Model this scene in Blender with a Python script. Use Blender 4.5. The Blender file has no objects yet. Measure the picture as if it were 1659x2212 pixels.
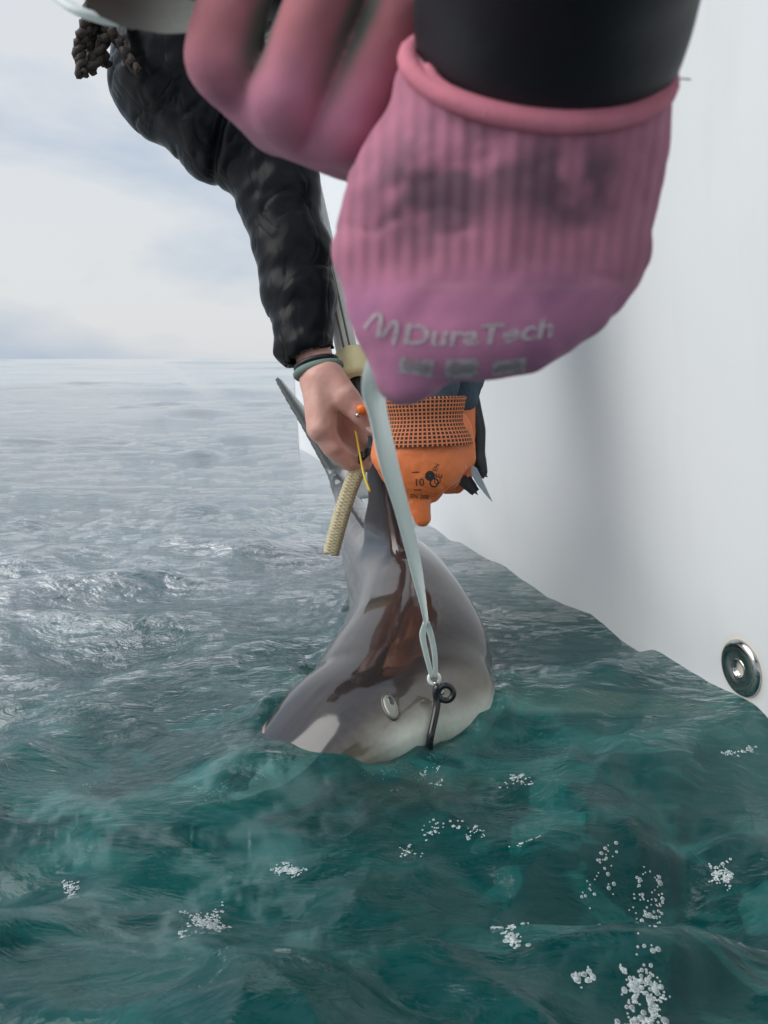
import bpy, bmesh, math, random
import numpy as np
from mathutils import Vector, Matrix, Quaternion
from mathutils.bvhtree import BVHTree
R = math.radians
rng = np.random.RandomState(7)
random.seed(5)
SC = bpy.context.scene
COL = SC.collection

# ------------------------------------------------------------------ camera
CAM_Z, PITCH, VFOV = 0.43, 10.2, 62.0
cd = bpy.data.cameras.new('camera')
cam = bpy.data.objects.new('camera', cd); COL.objects.link(cam)
cam.location = (0, 0, CAM_Z)
cam.rotation_euler = (R(90 - PITCH), 0, 0)
cd.sensor_fit = 'VERTICAL'; cd.sensor_height = 36; cd.sensor_width = 27
cd.angle_y = R(VFOV) if hasattr(cd, 'angle_y') else None
cd.lens = 18 / math.tan(R(VFOV / 2))
cd.clip_start = 0.01; cd.clip_end = 20000
cd.dof.use_dof = True; cd.dof.focus_distance = 1.08; cd.dof.aperture_fstop = 17
SC.camera = cam

# ------------------------------------------------------------------ sky and sun
SUN_EL, SUN_AZ = 46, -104          # azimuth measured from +Y towards +X
W = bpy.data.worlds.new('World'); SC.world = W; W.use_nodes = True
nt = W.node_tree; nt.nodes.clear()
def WN(t): return nt.nodes.new(t)
sky = WN('ShaderNodeTexSky'); sky.sky_type = 'NISHITA'; sky.sun_disc = False
sky.sun_elevation = R(SUN_EL); sky.sun_rotation = R(SUN_AZ)
sky.air_density = 1.2; sky.dust_density = 2.0
tc = WN('ShaderNodeTexCoord')
mp = WN('ShaderNodeMapping'); mp.inputs['Scale'].default_value = (1.0, 1.0, 3.2)
mp.inputs['Location'].default_value = (2.3, 0.4, 0.35)
nz = WN('ShaderNodeTexNoise'); nz.inputs['Scale'].default_value = 1.7; nz.inputs['Detail'].default_value = 7
nz.inputs['Roughness'].default_value = 0.52; nz.inputs['Distortion'].default_value = 0.25
rp = WN('ShaderNodeValToRGB')
rp.color_ramp.elements[0].position = 0.43; rp.color_ramp.elements[0].color = (3.6, 4.4, 5.5, 1)
rp.color_ramp.elements[1].position = 0.60; rp.color_ramp.elements[1].color = (6.1, 6.25, 6.45, 1)
mx = WN('ShaderNodeMix'); mx.data_type = 'RGBA'; mx.inputs[0].default_value = 0.88
bg = WN('ShaderNodeBackground'); bg.inputs['Strength'].default_value = 0.1
wo = WN('ShaderNodeOutputWorld')
L = nt.links.new
L(tc.outputs['Generated'], mp.inputs['Vector']); L(mp.outputs[0], nz.inputs['Vector'])
L(nz.outputs['Fac'], rp.inputs['Fac']); L(sky.outputs[0], mx.inputs[6]); L(rp.outputs[0], mx.inputs[7])
L(mx.outputs[2], bg.inputs['Color']); L(bg.outputs[0], wo.inputs['Surface'])

sd = bpy.data.lights.new('sun', 'SUN'); sd.energy = 1.9; sd.angle = R(60); sd.color = (1, 0.97, 0.93)
sun = bpy.data.objects.new('sun', sd); COL.objects.link(sun)
_d = Vector((math.sin(R(SUN_AZ)) * math.cos(R(SUN_EL)), math.cos(R(SUN_AZ)) * math.cos(R(SUN_EL)), math.sin(R(SUN_EL))))
sun.rotation_euler = (-_d).to_track_quat('-Z', 'Y').to_euler()
sun.location = _d * 20
SC.view_settings.view_transform = 'Standard'; SC.view_settings.look = 'None'
SC.view_settings.exposure = 0.34; SC.view_settings.gamma = 1.0
SC.cycles.use_denoising = True
SC.cycles.max_bounces = 10; SC.cycles.transparent_max_bounces = 12

# ------------------------------------------------------------------ helpers
CR = Vector((1, 0, 0)); CF = Vector((0, math.cos(R(PITCH)), -math.sin(R(PITCH)))); CU = Vector((0, math.sin(R(PITCH)), math.cos(R(PITCH))))
CO = Vector((0, 0, CAM_Z)); U0, V0 = 829.5, 1106.0; FP = V0 / math.tan(R(VFOV / 2))
def P(u, v, d):                                   # photo pixel (1659 x 2212) + distance -> point
    return CO + CR * ((u - U0) / FP * d) + CU * ((V0 - v) / FP * d) + CF * d
def ray(u, v): return (CR * ((u - U0) / FP) + CU * ((V0 - v) / FP) + CF).normalized()
CAMROT = Matrix(((CR.x, CU.x, -CF.x), (CR.y, CU.y, -CF.y), (CR.z, CU.z, -CF.z)))
class Frame:                                      # local frame: x right, y up, z towards the viewer, anchored at a point
    def __init__(s, u, v, d):
        s.u, s.v, s.d = u, v, d; s.o = P(u, v, d)
        s.m = Matrix.Translation(s.o) @ CAMROT.to_4x4(); s.inv = s.m.inverted()
    def L(s, u, v, z=0.0):                        # pixel + local z -> local coordinates
        return np.array(s.inv @ P(u, v, s.d - z))
    def px(s, n, z=0.0): return n / FP * (s.d - z)
    def loc(s, w): return np.array(s.inv @ Vector(w))

def mesh_obj(name, V, F, mat, parent=None, smooth=True, matrix=None, cols=None, attrs=None):
    me = bpy.data.meshes.new(name)
    V = np.asarray(V, dtype=np.float64)
    me.from_pydata(V.tolist() if len(V) < 3000 else V, [], F if isinstance(F, list) else F.tolist())
    if smooth: me.polygons.foreach_set('use_smooth', np.ones(len(me.polygons), dtype=bool))
    if cols is not None:
        a = me.color_attributes.new('Col', 'FLOAT_COLOR', 'POINT')
        c = np.ones((len(V), 4), dtype=np.float32); c[:, :3] = cols; a.data.foreach_set('color', c.ravel())
    for k, arr in (attrs or {}).items():
        a = me.attributes.new(k, 'FLOAT', 'POINT'); a.data.foreach_set('value', np.asarray(arr, dtype=np.float32))
    me.materials.append(mat); me.update()
    o = bpy.data.objects.new(name, me); COL.objects.link(o)
    if matrix is not None: o.matrix_world = matrix
    if parent is not None:
        o.parent = parent
        bpy.context.view_layer.update()
        o.matrix_parent_inverse = parent.matrix_world.inverted()
    return o
def empty(name, loc):
    o = bpy.data.objects.new(name, None); COL.objects.link(o); o.location = loc; o.empty_display_size = .1
    bpy.context.view_layer.update(); return o
def tag(o, label, cat=None, group=None, kind=None):
    if label: o['label'] = label
    if cat: o['category'] = cat
    if group: o['group'] = group
    if kind: o['kind'] = kind
    return o

# ---- noise
_lat = np.random.RandomState(3).rand(64, 64, 64).astype(np.float32)
def vnoise(p):
    p = np.asarray(p, dtype=np.float32); i = np.floor(p).astype(np.int64); f = p - i; f = f * f * (3 - 2 * f)
    def g(a, b, c): return _lat[(i[:, 0] + a) & 63, (i[:, 1] + b) & 63, (i[:, 2] + c) & 63]
    x, y, z = f[:, 0], f[:, 1], f[:, 2]
    l = lambda a, b, t: a + (b - a) * t
    return l(l(l(g(0,0,0), g(1,0,0), x), l(g(0,1,0), g(1,1,0), x), y), l(l(g(0,0,1), g(1,0,1), x), l(g(0,1,1), g(1,1,1), x), y), z)
def fbm(p, oct=4):
    p = np.asarray(p, dtype=np.float32); s = 0; a = .5
    for k in range(oct): s = s + a * vnoise(p * 2 ** k + 13.7 * k); a *= .5
    return s / (1 - .5 ** oct)
def sstep(a, b, x): t = np.clip((x - a) / (b - a), 0, 1); return t * t * (3 - 2 * t)
def lerp3(a, b, t): return np.asarray(a)[None] * (1 - t[:, None]) + np.asarray(b)[None] * t[:, None]

# ---- distance fields
def rc(p, a, b, ra, rb, sq=None):                 # tapered capsule, sq = squash of the local z axis
    a = np.asarray(a, np.float32); b = np.asarray(b, np.float32)
    if sq:
        s = np.array((1, 1, 1 / sq), np.float32); q = p * s; a = a * s; b = b * s
    else: q = p
    d = b - a; t = np.clip(((q - a) @ d) / max(float(d @ d), 1e-12), 0, 1)
    r = np.linalg.norm(q - a - t[:, None] * d, axis=1) - (ra + (rb - ra) * t)
    return r * (0.5 + 0.5 * sq) if sq else r
def chain(p, pts, rad, k=0.0, sq=None):
    o = None
    for i in range(len(pts) - 1):
        d = rc(p, pts[i], pts[i + 1], rad[i], rad[i + 1], sq)
        o = d if o is None else smin(o, d, k) if k else np.minimum(o, d)
    return o
def smin(a, b, k):
    h = np.clip(.5 + .5 * (b - a) / k, 0, 1); return b + (a - b) * h - k * h * (1 - h)
def ell(p, c, r):
    r = np.asarray(r, np.float32); q = p - np.asarray(c, np.float32)
    k0 = np.linalg.norm(q / r, axis=1); k1 = np.linalg.norm(q / (r * r), axis=1) + 1e-9
    return k0 * (k0 - 1) / k1
def surfnet(fn, lo, hi, h, relax=1):
    lo = np.asarray(lo, float); hi = np.asarray(hi, float)
    n = np.ceil((hi - lo) / h).astype(int) + 1
    ax = [lo[i] + h * np.arange(n[i]) for i in range(3)]
    G = np.stack(np.meshgrid(*ax, indexing='ij'), -1).reshape(-1, 3).astype(np.float32)
    Fv = np.empty(len(G), np.float32); st = 400000
    for s in range(0, len(G), st): Fv[s:s + st] = fn(G[s:s + st])
    Fv = Fv.reshape(n); ins = Fv < 0
    c = [(a, b, d) for a in (0, 1) for b in (0, 1) for d in (0, 1)]
    sl = lambda A, o: A[o[0]:n[0] - 1 + o[0], o[1]:n[1] - 1 + o[1], o[2]:n[2] - 1 + o[2]]
    cnt = sum(sl(ins, o).astype(np.int8) for o in c)
    act = (cnt > 0) & (cnt < 8)
    idx = np.full(n - 1, -1, np.int64); ijk = np.argwhere(act); idx[act] = np.arange(len(ijk))
    acc = np.zeros((len(ijk), 3)); num = np.zeros(len(ijk))
    for a in range(8):
        for b in range(a + 1, 8):
            o1, o2 = c[a], c[b]
            if sum(abs(o1[q] - o2[q]) for q in range(3)) != 1: continue
            f1 = Fv[ijk[:, 0] + o1[0], ijk[:, 1] + o1[1], ijk[:, 2] + o1[2]]; f2 = Fv[ijk[:, 0] + o2[0], ijk[:, 1] + o2[1], ijk[:, 2] + o2[2]]
            m = (f1 < 0) != (f2 < 0); t = np.where(m, f1 / np.where(m, f1 - f2, 1), 0)
            pt = np.asarray(o1)[None] + t[:, None] * (np.asarray(o2) - np.asarray(o1))[None]
            acc += pt * m[:, None]; num += m
    V = lo + h * (ijk + acc / num[:, None])
    Q = []
    for axn in range(3):
        u, w = (axn + 1) % 3, (axn + 2) % 3
        s0 = [slice(1, n[i] - 1) for i in range(3)]; s0[axn] = slice(0, n[axn] - 1)
        s1 = list(s0); s1[axn] = slice(1, n[axn])
        A, B = ins[tuple(s0)], ins[tuple(s1)]
        e = np.argwhere(A != B); fl = A[A != B]
        for q in range(3): e[:, q] += 0 if q == axn else 1
        def cell(du, dw):
            k = e.copy(); k[:, u] += du; k[:, w] += dw; return idx[k[:, 0], k[:, 1], k[:, 2]]
        quad = np.stack([cell(-1, -1), cell(0, -1), cell(0, 0), cell(-1, 0)], 1)
        quad[~fl] = quad[~fl][:, ::-1]; Q.append(quad)
    Q = np.concatenate(Q); Q = Q[(Q >= 0).all(1)]
    for _ in range(relax): V = laplace(V, Q, .5)
    return V, Q
def laplace(V, Q, f):
    s = np.zeros_like(V); k = np.zeros(len(V))
    for a in range(4):
        b = (a + 1) % 4
        np.add.at(s, Q[:, a], V[Q[:, b]]); np.add.at(s, Q[:, b], V[Q[:, a]])
        np.add.at(k, Q[:, a], 1); np.add.at(k, Q[:, b], 1)
    return V * (1 - f) + f * s / np.maximum(k, 1)[:, None]
def normals(V, Q):
    n = np.cross(V[Q[:, 2]] - V[Q[:, 0]], V[Q[:, 3]] - V[Q[:, 1]]); o = np.zeros_like(V)
    for a in range(4): np.add.at(o, Q[:, a], n)
    return o / (np.linalg.norm(o, axis=1, keepdims=True) + 1e-12)

# ---- curves and lofts
def catmull(pts, n):
    p = np.asarray([tuple(q) for q in pts], float); p = np.vstack([2 * p[0] - p[1], p, 2 * p[-1] - p[-2]]); out = []
    m = len(p) - 3
    for s in np.linspace(0, m - 1e-9, n):
        i = int(s); t = s - i; a, b, c, d = p[i:i + 4]
        out.append(.5 * (2 * b + (c - a) * t + (2 * a - 5 * b + 4 * c - d) * t * t + (3 * b - a - 3 * c + d) * t ** 3))
    return np.array(out)
def pframes(C):
    T = np.gradient(C, axis=0); T /= np.linalg.norm(T, axis=1, keepdims=True) + 1e-12
    up = np.array((0, 0, 1.0)) if abs(T[0, 2]) < .9 else np.array((1.0, 0, 0))
    N = [np.cross(up, T[0])]; N[0] /= np.linalg.norm(N[0])
    for i in range(1, len(C)):
        v = N[-1] - T[i] * (N[-1] @ T[i]); N.append(v / (np.linalg.norm(v) + 1e-12))
    N = np.array(N); return T, N, np.cross(T, N)
def tube(C, rad, seg=10, cap=True, ry=None):
    C = np.asarray(C, float); n = len(C); rad = np.broadcast_to(np.asarray(rad, float), n); ry = rad if ry is None else np.broadcast_to(np.asarray(ry, float), n)
    T, N, B = pframes(C); a = np.linspace(0, 2 * np.pi, seg, endpoint=False)
    V = (C[:, None] + rad[:, None, None] * np.cos(a)[None, :, None] * N[:, None] + ry[:, None, None] * np.sin(a)[None, :, None] * B[:, None]).reshape(-1, 3)
    F = [(i * seg + j, i * seg + (j + 1) % seg, (i + 1) * seg + (j + 1) % seg, (i + 1) * seg + j) for i in range(n - 1) for j in range(seg)]
    if cap: F += [tuple(range(seg))[::-1], tuple((n - 1) * seg + j for j in range(seg))]
    return V, F
def join(parts):
    V, F, o = [], [], 0
    for v, f in parts:
        V.append(np.asarray(v)); F += [tuple(int(i) + o for i in q) for q in f]; o += len(v)
    return np.vstack(V), F
def lathe(prof, seg=32):                          # profile (r, z) about z
    n = len(prof); a = np.linspace(0, 2 * np.pi, seg, endpoint=False)
    V = np.array([(r * math.cos(t), r * math.sin(t), z) for r, z in prof for t in a])
    F = [(i * seg + j, i * seg + (j + 1) % seg, (i + 1) * seg + (j + 1) % seg, (i + 1) * seg + j) for i in range(n - 1) for j in range(seg)]
    return V, F
def zrot(direction, up=(0, 0, 1)):                # matrix whose z axis is direction
    return Vector(direction).normalized().to_track_quat('Z', 'Y').to_matrix().to_4x4()

# ------------------------------------------------------------------ materials
def mat(name): 
    m = bpy.data.materials.new(name); m.use_nodes = True; return m, m.node_tree, m.node_tree.nodes['Principled BSDF']
def nd(t, kind, **kw):
    n = t.nodes.new(kind)
    for k, v in kw.items():
        if k in n.inputs: n.inputs[k].default_value = v
        else: setattr(n, k, v)
    return n
def coords(t, scale=(1, 1, 1), attr=None, kind='Object'):
    c = t.nodes.new('ShaderNodeTexCoord'); m = t.nodes.new('ShaderNodeMapping'); m.inputs['Scale'].default_value = scale
    t.links.new(c.outputs[kind], m.inputs['Vector']); return m.outputs[0]
def noise(t, vec, scale, detail=4, rough=.55, dist=0.0):
    n = t.nodes.new('ShaderNodeTexNoise'); n.inputs['Scale'].default_value = scale; n.inputs['Detail'].default_value = detail
    n.inputs['Roughness'].default_value = rough; n.inputs['Distortion'].default_value = dist; t.links.new(vec, n.inputs['Vector']); return n.outputs['Fac']
def ramp(t, fac, stops):
    r = t.nodes.new('ShaderNodeValToRGB'); e = r.color_ramp.elements
    while len(e) < len(stops): e.new(.5)
    for q, (p_, c_) in zip(e, stops):
        q.position = p_; q.color = tuple(c_) + (1,) if len(c_) == 3 else c_
    t.links.new(fac, r.inputs['Fac']); return r.outputs['Color']
def mixc(t, fac, a, b, mode='MIX'):
    m = t.nodes.new('ShaderNodeMix'); m.data_type = 'RGBA'; m.blend_type = mode
    for sock, v in ((m.inputs[0], fac), (m.inputs[6], a), (m.inputs[7], b)):
        if hasattr(v, 'is_linked'): t.links.new(v, sock)
        else: sock.default_value = v if not isinstance(v, tuple) else (v + (1,))[:4]
    return m.outputs[2]
def math_(t, op, a, b=0.0, clamp=False):
    m = t.nodes.new('ShaderNodeMath'); m.operation = op; m.use_clamp = clamp
    for s, v in zip(m.inputs, (a, b)):
        if hasattr(v, 'is_linked'): t.links.new(v, s)
        else: s.default_value = v
    return m.outputs[0]
def bump(t, bs, h, strength, dist, prev=None):
    b = t.nodes.new('ShaderNodeBump'); b.inputs['Strength'].default_value = strength; b.inputs['Distance'].default_value = dist
    t.links.new(h, b.inputs['Height'])
    if prev is not None: t.links.new(prev, b.inputs['Normal'])
    if bs is not None: t.links.new(b.outputs[0], bs.inputs['Normal'])
    return b.outputs[0]
def attr(t, n):
    a = t.nodes.new('ShaderNodeAttribute'); a.attribute_name = n; return a
def basic(name, col, rough=.5, var=.12, nscale=30, bstr=.0, bscale=200, bdist=.001, metallic=0, coat=0, spec=.5, sss=0):
    m, t, b = mat(name); v = coords(t)
    n = noise(t, v, nscale, 5)
    c = mixc(t, n, tuple(x * (1 - var) for x in col), tuple(min(1, x * (1 + var)) for x in col))
    t.links.new(c, b.inputs['Base Color'])
    b.inputs['Roughness'].default_value = rough; b.inputs['Metallic'].default_value = metallic
    b.inputs['Coat Weight'].default_value = coat; b.inputs['Coat Roughness'].default_value = .05; b.inputs['Specular IOR Level'].default_value = spec
    if sss: b.inputs['Subsurface Weight'].default_value = sss; b.inputs['Subsurface Radius'].default_value = (.006, .003, .002); b.inputs['Subsurface Scale'].default_value = 1
    if bstr: bump(t, b, noise(t, v, bscale, 4), bstr, bdist)
    return m

# ------------------------------------------------------------------ the sea
SHARK_BOX = [(-.19, .86), (-.06, .95), (.05, 1.08), (.04, 1.28), (0, 1.5)]
def shark_dist(x, y):
    d = np.full(x.shape, 9.0)
    for (ax, ay), (bx, by) in zip(SHARK_BOX[:-1], SHARK_BOX[1:]):
        dx, dy = bx - ax, by - ay; t = np.clip(((x - ax) * dx + (y - ay) * dy) / (dx * dx + dy * dy), 0, 1)
        d = np.minimum(d, np.hypot(x - ax - t * dx, y - ay - t * dy))
    return d
def _waves():
    r = np.random.RandomState(21); w = []
    for lam, amp, n in ((60, .12, 5), (22, .06, 7), (7, .03, 8), (2.6, .006, 9), (1.2, .0050, 10), (.62, .0085, 12), (.33, .0075, 14), (.18, .0046, 16), (.10, .0021, 18), (.055, .0009, 18)):
        for i in range(n):
            l = lam * r.uniform(.75, 1.35); th = r.normal(R(-70), R(40)) + (np.pi if r.rand() < .15 else 0)
            w.append((l, amp * r.uniform(.6, 1.3) / math.sqrt(n) * 1.5, th, r.uniform(0, 6.28)))
    return w
WAVES = _waves()
WLH = (.46, .96, .966, .259)
def sea_height(x, y, cell):
    # gentle domain warp so that crests are not ruler-straight
    q = np.stack([x * 1.3, y * 1.3, np.zeros_like(x)], 1); wx = (fbm(q, 3) - .5); wy = (fbm(q + 31.7, 3) - .5)
    q2 = q * 4; w2x = fbm(q2 + 5, 2) - .5; w2y = fbm(q2 + 77, 2) - .5
    near = np.exp(-np.hypot(x, y) / 6)
    xx = x + wx * .35 + w2x * .10; yy = y + wy * .35 + w2y * .10
    h = np.zeros_like(x)
    patch = .25 + 1.25 * sstep(.3, .7, fbm(np.stack([x * .9 + 9, y * .9, 0 * x + 4], 1), 3))
    rad_ = np.hypot(x, y); glass = .40 + .60 * sstep(.75, 1.5, rad_); flat = 2.15 - 1.45 * sstep(.80, 1.8, rad_ - .45 * x)
    for l, a, th, ph in WAVES:
        k = 2 * np.pi / l; w = 1 - sstep(l * .22, l * .5, cell)
        if l > 4: s = np.sin(k * (x * math.cos(th) + y * math.sin(th)) + ph)
        else: s = np.sin(k * (xx * math.cos(th) + yy * math.sin(th)) + ph)
        if l < 3: s = (1 - np.abs(np.sin(k * .5 * (xx * math.cos(th) + yy * math.sin(th)) + ph))) ** 1.3 * 2.0 - .75 if l < .8 and (int(ph * 10) % 2 == 0) else s
        g = patch * (glass if l < .14 else 1.0) * flat if l < 2 else 1.0
        far = 1.0 if l < 10 else sstep(3, 40, np.hypot(x, y)) 
        h += a * s * w * g * far
    calm = .25 + .75 * sstep(.08, .50, shark_dist(x, y))
    rr = np.hypot(x, y); hh_ = (WLH[0] - x) * WLH[2] + (WLH[1] - y) * WLH[3]; return h * calm * (.35 + .65 * sstep(.0, .35, np.abs(hh_)))
def build_sea():
    NR, r0, r1 = 760, .12, 9000.0
    rr = r0 * (r1 / r0) ** (np.linspace(0, 1, NR))
    a_f = np.linspace(R(-34), R(34), 640); a_b = np.linspace(R(34), R(326), 120)[1:-1]
    aa = np.concatenate([a_f, a_b]); NA = len(aa)
    A, RR = np.meshgrid(aa, rr, indexing='ij')
    x = (RR * np.sin(A)).ravel(); y = (RR * np.cos(A)).ravel()
    cell = (RR * (math.log(r1 / r0) / NR)).ravel()
    z = sea_height(x, y, cell)
    V = np.stack([x, y, z], 1); V = np.vstack([V, [[0, 0, 0]]])
    i = np.arange(NA); j = np.arange(NR - 1); I, J = np.meshgrid(i, j, indexing='ij'); I2 = (I + 1) % NA
    F = np.stack([I * NR + J, I2 * NR + J, I2 * NR + J + 1, I * NR + J + 1], -1).reshape(-1, 4)[:, ::-1].tolist()
    c = NA * NR; F += [(int(c), int(((k + 1) % NA) * NR), int(k * NR)) for k in range(NA)]
    F = [tuple(f)[::-1] for f in F[:-NA]] + F[-NA:]
    # pale wisps painted into the colour as sky reflected in ripples
    d = shark_dist(x, y); q = np.stack([x * 5, y * 9, 0 * x], 1); wv = fbm(q * .8 + 3, 3)
    n1 = fbm(np.stack([x * 13 + wv * 6, y * 24 + wv * 9, 0 * x + 2], 1), 4)
    ridge = 1 - np.abs(n1 - .5) * 2
    zone = sstep(.42, .12, d) * sstep(-.05, -.30, x - .25 * (1.0 - y)) + .55 * sstep(.9, .3, np.hypot((x + .3) / 1.2, (y - .75) / .5))
    sky_wisp = np.clip(zone, 0, 1) * sstep(.80, .98, ridge) * .26 * sstep(.3, .6, fbm(q * 1.3 + 40, 3))
    murk = sstep(.15, .03, np.hypot((x - .01) / 1.2, (y - .86) / .8)) * sstep(.35, .6, fbm(q * 3.5 + 9, 3))
    light_patch = sstep(1.5, .55, np.hypot(x * .9 + .05, y * 1.0)) * (.45 + .55 * sstep(.35, .6, fbm(np.stack([x * 2.2 + 50, y * 2.2, 0 * x], 1), 2))) * .95  # where near water gets painted lighter patches in place of reflected light
    nearm = (.22 + .78 * sstep(.7, 1.5, np.hypot(x, y))) / (1 + (np.hypot(x, y) / 2.6) ** 1.6); dens = sstep(.85, 2.2, np.hypot(x, y) - .55 * x)
    sea = mesh_obj('sea', V, F, SEA, attrs={'near': np.append(nearm, 1), 'light_patch': np.append(light_patch, 0), 'dens': np.append(dens, 0), 'sky_wisp': np.append(sky_wisp, 0), 'murk': np.append(murk, 0)})
    tag(sea, 'choppy teal green sea under an overcast sky', kind='structure')
    fl = mesh_obj('sea_depths', [(-60, -60, -1.6), (60, -60, -1.6), (60, 60, -1.6), (-60, 60, -1.6)], [(0, 1, 2, 3)], DEEP, smooth=False)
    tag(fl, 'dark teal deep water below the surface', kind='structure')
    global SEABVH
    jm = int(np.searchsorted(rr, 2.4)); ids = np.array([[i_ * NR + j_ for j_ in range(jm)] for i_ in range(640)]).ravel()
    SEABVH = BVHTree.FromPolygons([Vector(q_) for q_ in V[ids]], [(i_ * jm + j_, i_ * jm + j_ + 1, (i_ + 1) * jm + j_ + 1, (i_ + 1) * jm + j_) for i_ in range(639) for j_ in range(jm - 1)])
    return V
SEA, t, b = mat('sea_water'); t.nodes.remove(b)
out = t.nodes['Material Output']; vec = coords(t, (.62, 1.3, 1))
n1 = noise(t, vec, 9, 5, .6, .6); n2 = noise(t, vec, 34, 5, .6, .8); n3 = noise(t, vec, 110, 4, .6, .4)
bmp = bump(t, None, n1, .5, .030); bmp = bump(t, None, n2, .95, .015, bmp); bmp = bump(t, None, n3, .2, .0025, bmp)
for n_ in [q for q in t.nodes if q.type == 'BUMP']: t.links.new(math_(t, 'MULTIPLY', math_(t, 'ADD', .10, math_(t, 'MULTIPLY', attr(t, 'near').outputs['Fac'], .9)), n_.inputs['Strength'].default_value), n_.inputs['Strength'])
big = noise(t, vec, 2.3, 4, .6, .5)
teal = ramp(t, big, [(.30, (.0, .055, .062)), (.55, (.0, .120, .115)), (.75, (.001, .190, .170))])
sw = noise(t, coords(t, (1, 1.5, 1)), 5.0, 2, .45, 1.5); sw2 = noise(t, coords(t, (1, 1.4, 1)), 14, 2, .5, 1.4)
swm = math_(t, 'MULTIPLY', math_(t, 'ADD', ramp(t, sw, [(.515, (0, 0, 0)), (.535, (.65, .65, .65)), (.75, (1, 1, 1))]), math_(t, 'MULTIPLY', ramp(t, sw2, [(.56, (0, 0, 0)), (.60, (1, 1, 1))]), .40)), attr(t, 'light_patch').outputs['Fac'], True)
teal = mixc(t, swm, teal, (.030, .290, .262))  # lighter teal swirls, reflected light put into the water colour
am = attr(t, 'sky_wisp').outputs['Fac']; ak = attr(t, 'murk').outputs['Fac']
teal = mixc(t, math_(t, 'MULTIPLY', ak, .35), teal, (.14, .10, .085))
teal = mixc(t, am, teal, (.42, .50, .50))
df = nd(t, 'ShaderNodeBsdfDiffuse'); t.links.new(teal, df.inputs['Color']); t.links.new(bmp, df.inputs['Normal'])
tr = nd(t, 'ShaderNodeBsdfTransparent'); tr.inputs['Color'].default_value = (.62, .88, .86, 1)
m1 = nd(t, 'ShaderNodeMixShader'); t.links.new(math_(t, 'SUBTRACT', .64, math_(t, 'MULTIPLY', am, .64)), m1.inputs[0])
t.links.new(df.outputs[0], m1.inputs[1]); t.links.new(tr.outputs[0], m1.inputs[2])
gl = nd(t, 'ShaderNodeBsdfGlossy', Roughness=.02); gl.inputs['Color'].default_value = (.97, .98, 1, 1); t.links.new(bmp, gl.inputs['Normal'])
fr = nd(t, 'ShaderNodeFresnel', IOR=1.6); t.links.new(bmp, fr.inputs['Normal']); t.links.new(math_(t, 'ADD', 1.40, math_(t, 'MULTIPLY', attr(t, 'dens').outputs['Fac'], .86)), fr.inputs['IOR'])
m2 = nd(t, 'ShaderNodeMixShader'); t.links.new(math_(t, 'POWER', fr.outputs[0], math_(t, 'SUBTRACT', 1.04, math_(t, 'MULTIPLY', attr(t, 'dens').outputs['Fac'], .50))), m2.inputs[0]); t.links.new(m1.outputs[0], m2.inputs[1]); t.links.new(gl.outputs[0], m2.inputs[2])
t.links.new(m2.outputs[0], out.inputs['Surface'])
DEEP = basic('deep_water', (.0, .115, .112), .9, .3, 1.5)
SEAV = build_sea()
def sea_z(x, y):
    h_ = SEABVH.ray_cast(Vector((x, y, .5)), Vector((0, 0, -1))); return h_[0].z if h_[0] is not None else 0.0

# ------------------------------------------------------------------ the boat
HULL, t, b = mat('white_gelcoat'); v = coords(t)
n = noise(t, v, 3, 5); c = mixc(t, n, (.72, .74, .75), (.79, .80, .80))
gr = noise(t, coords(t, (6, 6, 1.2)), 2, 6); c = mixc(t, ramp(t, gr, [(.55, (0, 0, 0)), (.9, (.35, .35, .35))]), c, (.60, .60, .54))
FITW = P(1603, 1443, .84)
dist = nd(t, 'ShaderNodeVectorMath', operation='DISTANCE'); t.links.new(coords(t), dist.inputs[0]); 
HALO = dist; c = mixc(t, ramp(t, dist.outputs['Value'], [(.030, (.55, .55, .55)), (.046, (0, 0, 0))]), c, (.62, .50, .30))
t.links.new(c, b.inputs['Base Color']); b.inputs['Roughness'].default_value = .45; b.inputs['Specular IOR Level'].default_value = .2
WLN = [(-.43, 4.28), (-.28, 3.72), (.12, 2.23), (.46, .96), (.60, .52), (1.02, -.5), (1.75, -2.0), (2.7, -3.8)]
wl = catmull([(x, y, 0) for x, y in WLN], 90)[:, :2]
stem = wl[0]; cdir = np.array((.56, -1.0)); cdir /= np.linalg.norm(cdir); cn = np.array((-cdir[1], cdir[0]))  # cn points starboard(+x)
tg = np.gradient(wl, axis=0); tg /= np.linalg.norm(tg, axis=1, keepdims=True); nrm = np.stack([tg[:, 1], -tg[:, 0]], 1)
if nrm[40, 0] > 0: nrm = -nrm
ss = np.linspace(0, 1, 90); fade = sstep(0, .16, ss)
def sheer(i): return 1.02 + .40 * (1 - ss[i]) ** 2
rows = [(-.40, -.16), (-.18, -.05), (0, 0), (.12, .012), (.30, .026), (.5, .04), (.7, .052), (.85, .06), (1, .066)]
def port(i, k):
    f, off = rows[k]; z = f if f <= 0 else f * sheer(i)
    p = wl[i] + nrm[i] * off * fade[i] - cdir * (.13 * z) * (1 - fade[i])
    return np.array((p[0], p[1], z))
def mirror(p):
    d = p[:2] - stem; a = d @ cdir; s = d @ cn; return np.array((*(stem + cdir * a - cn * s), p[2]))
boat = empty('motor_boat', (stem[0] + cdir[0] * 3, stem[1] + cdir[1] * 3, 0))
tag(boat, 'white fibreglass boat hull rising from the water beside the shark', 'boat')
nk = len(rows); nP = 90
Vh = [port(i, k) for i in range(nP) for k in range(nk)]; Vh += [mirror(np.array(p)) for p in Vh]
o2 = nP * nk; F = []
for i in range(nP - 1):
    for k in range(nk - 1):
        q = (i * nk + k, i * nk + k + 1, (i + 1) * nk + k + 1, (i + 1) * nk + k); F.append(q); F.append(tuple(o2 + x for x in q[::-1]))
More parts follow.
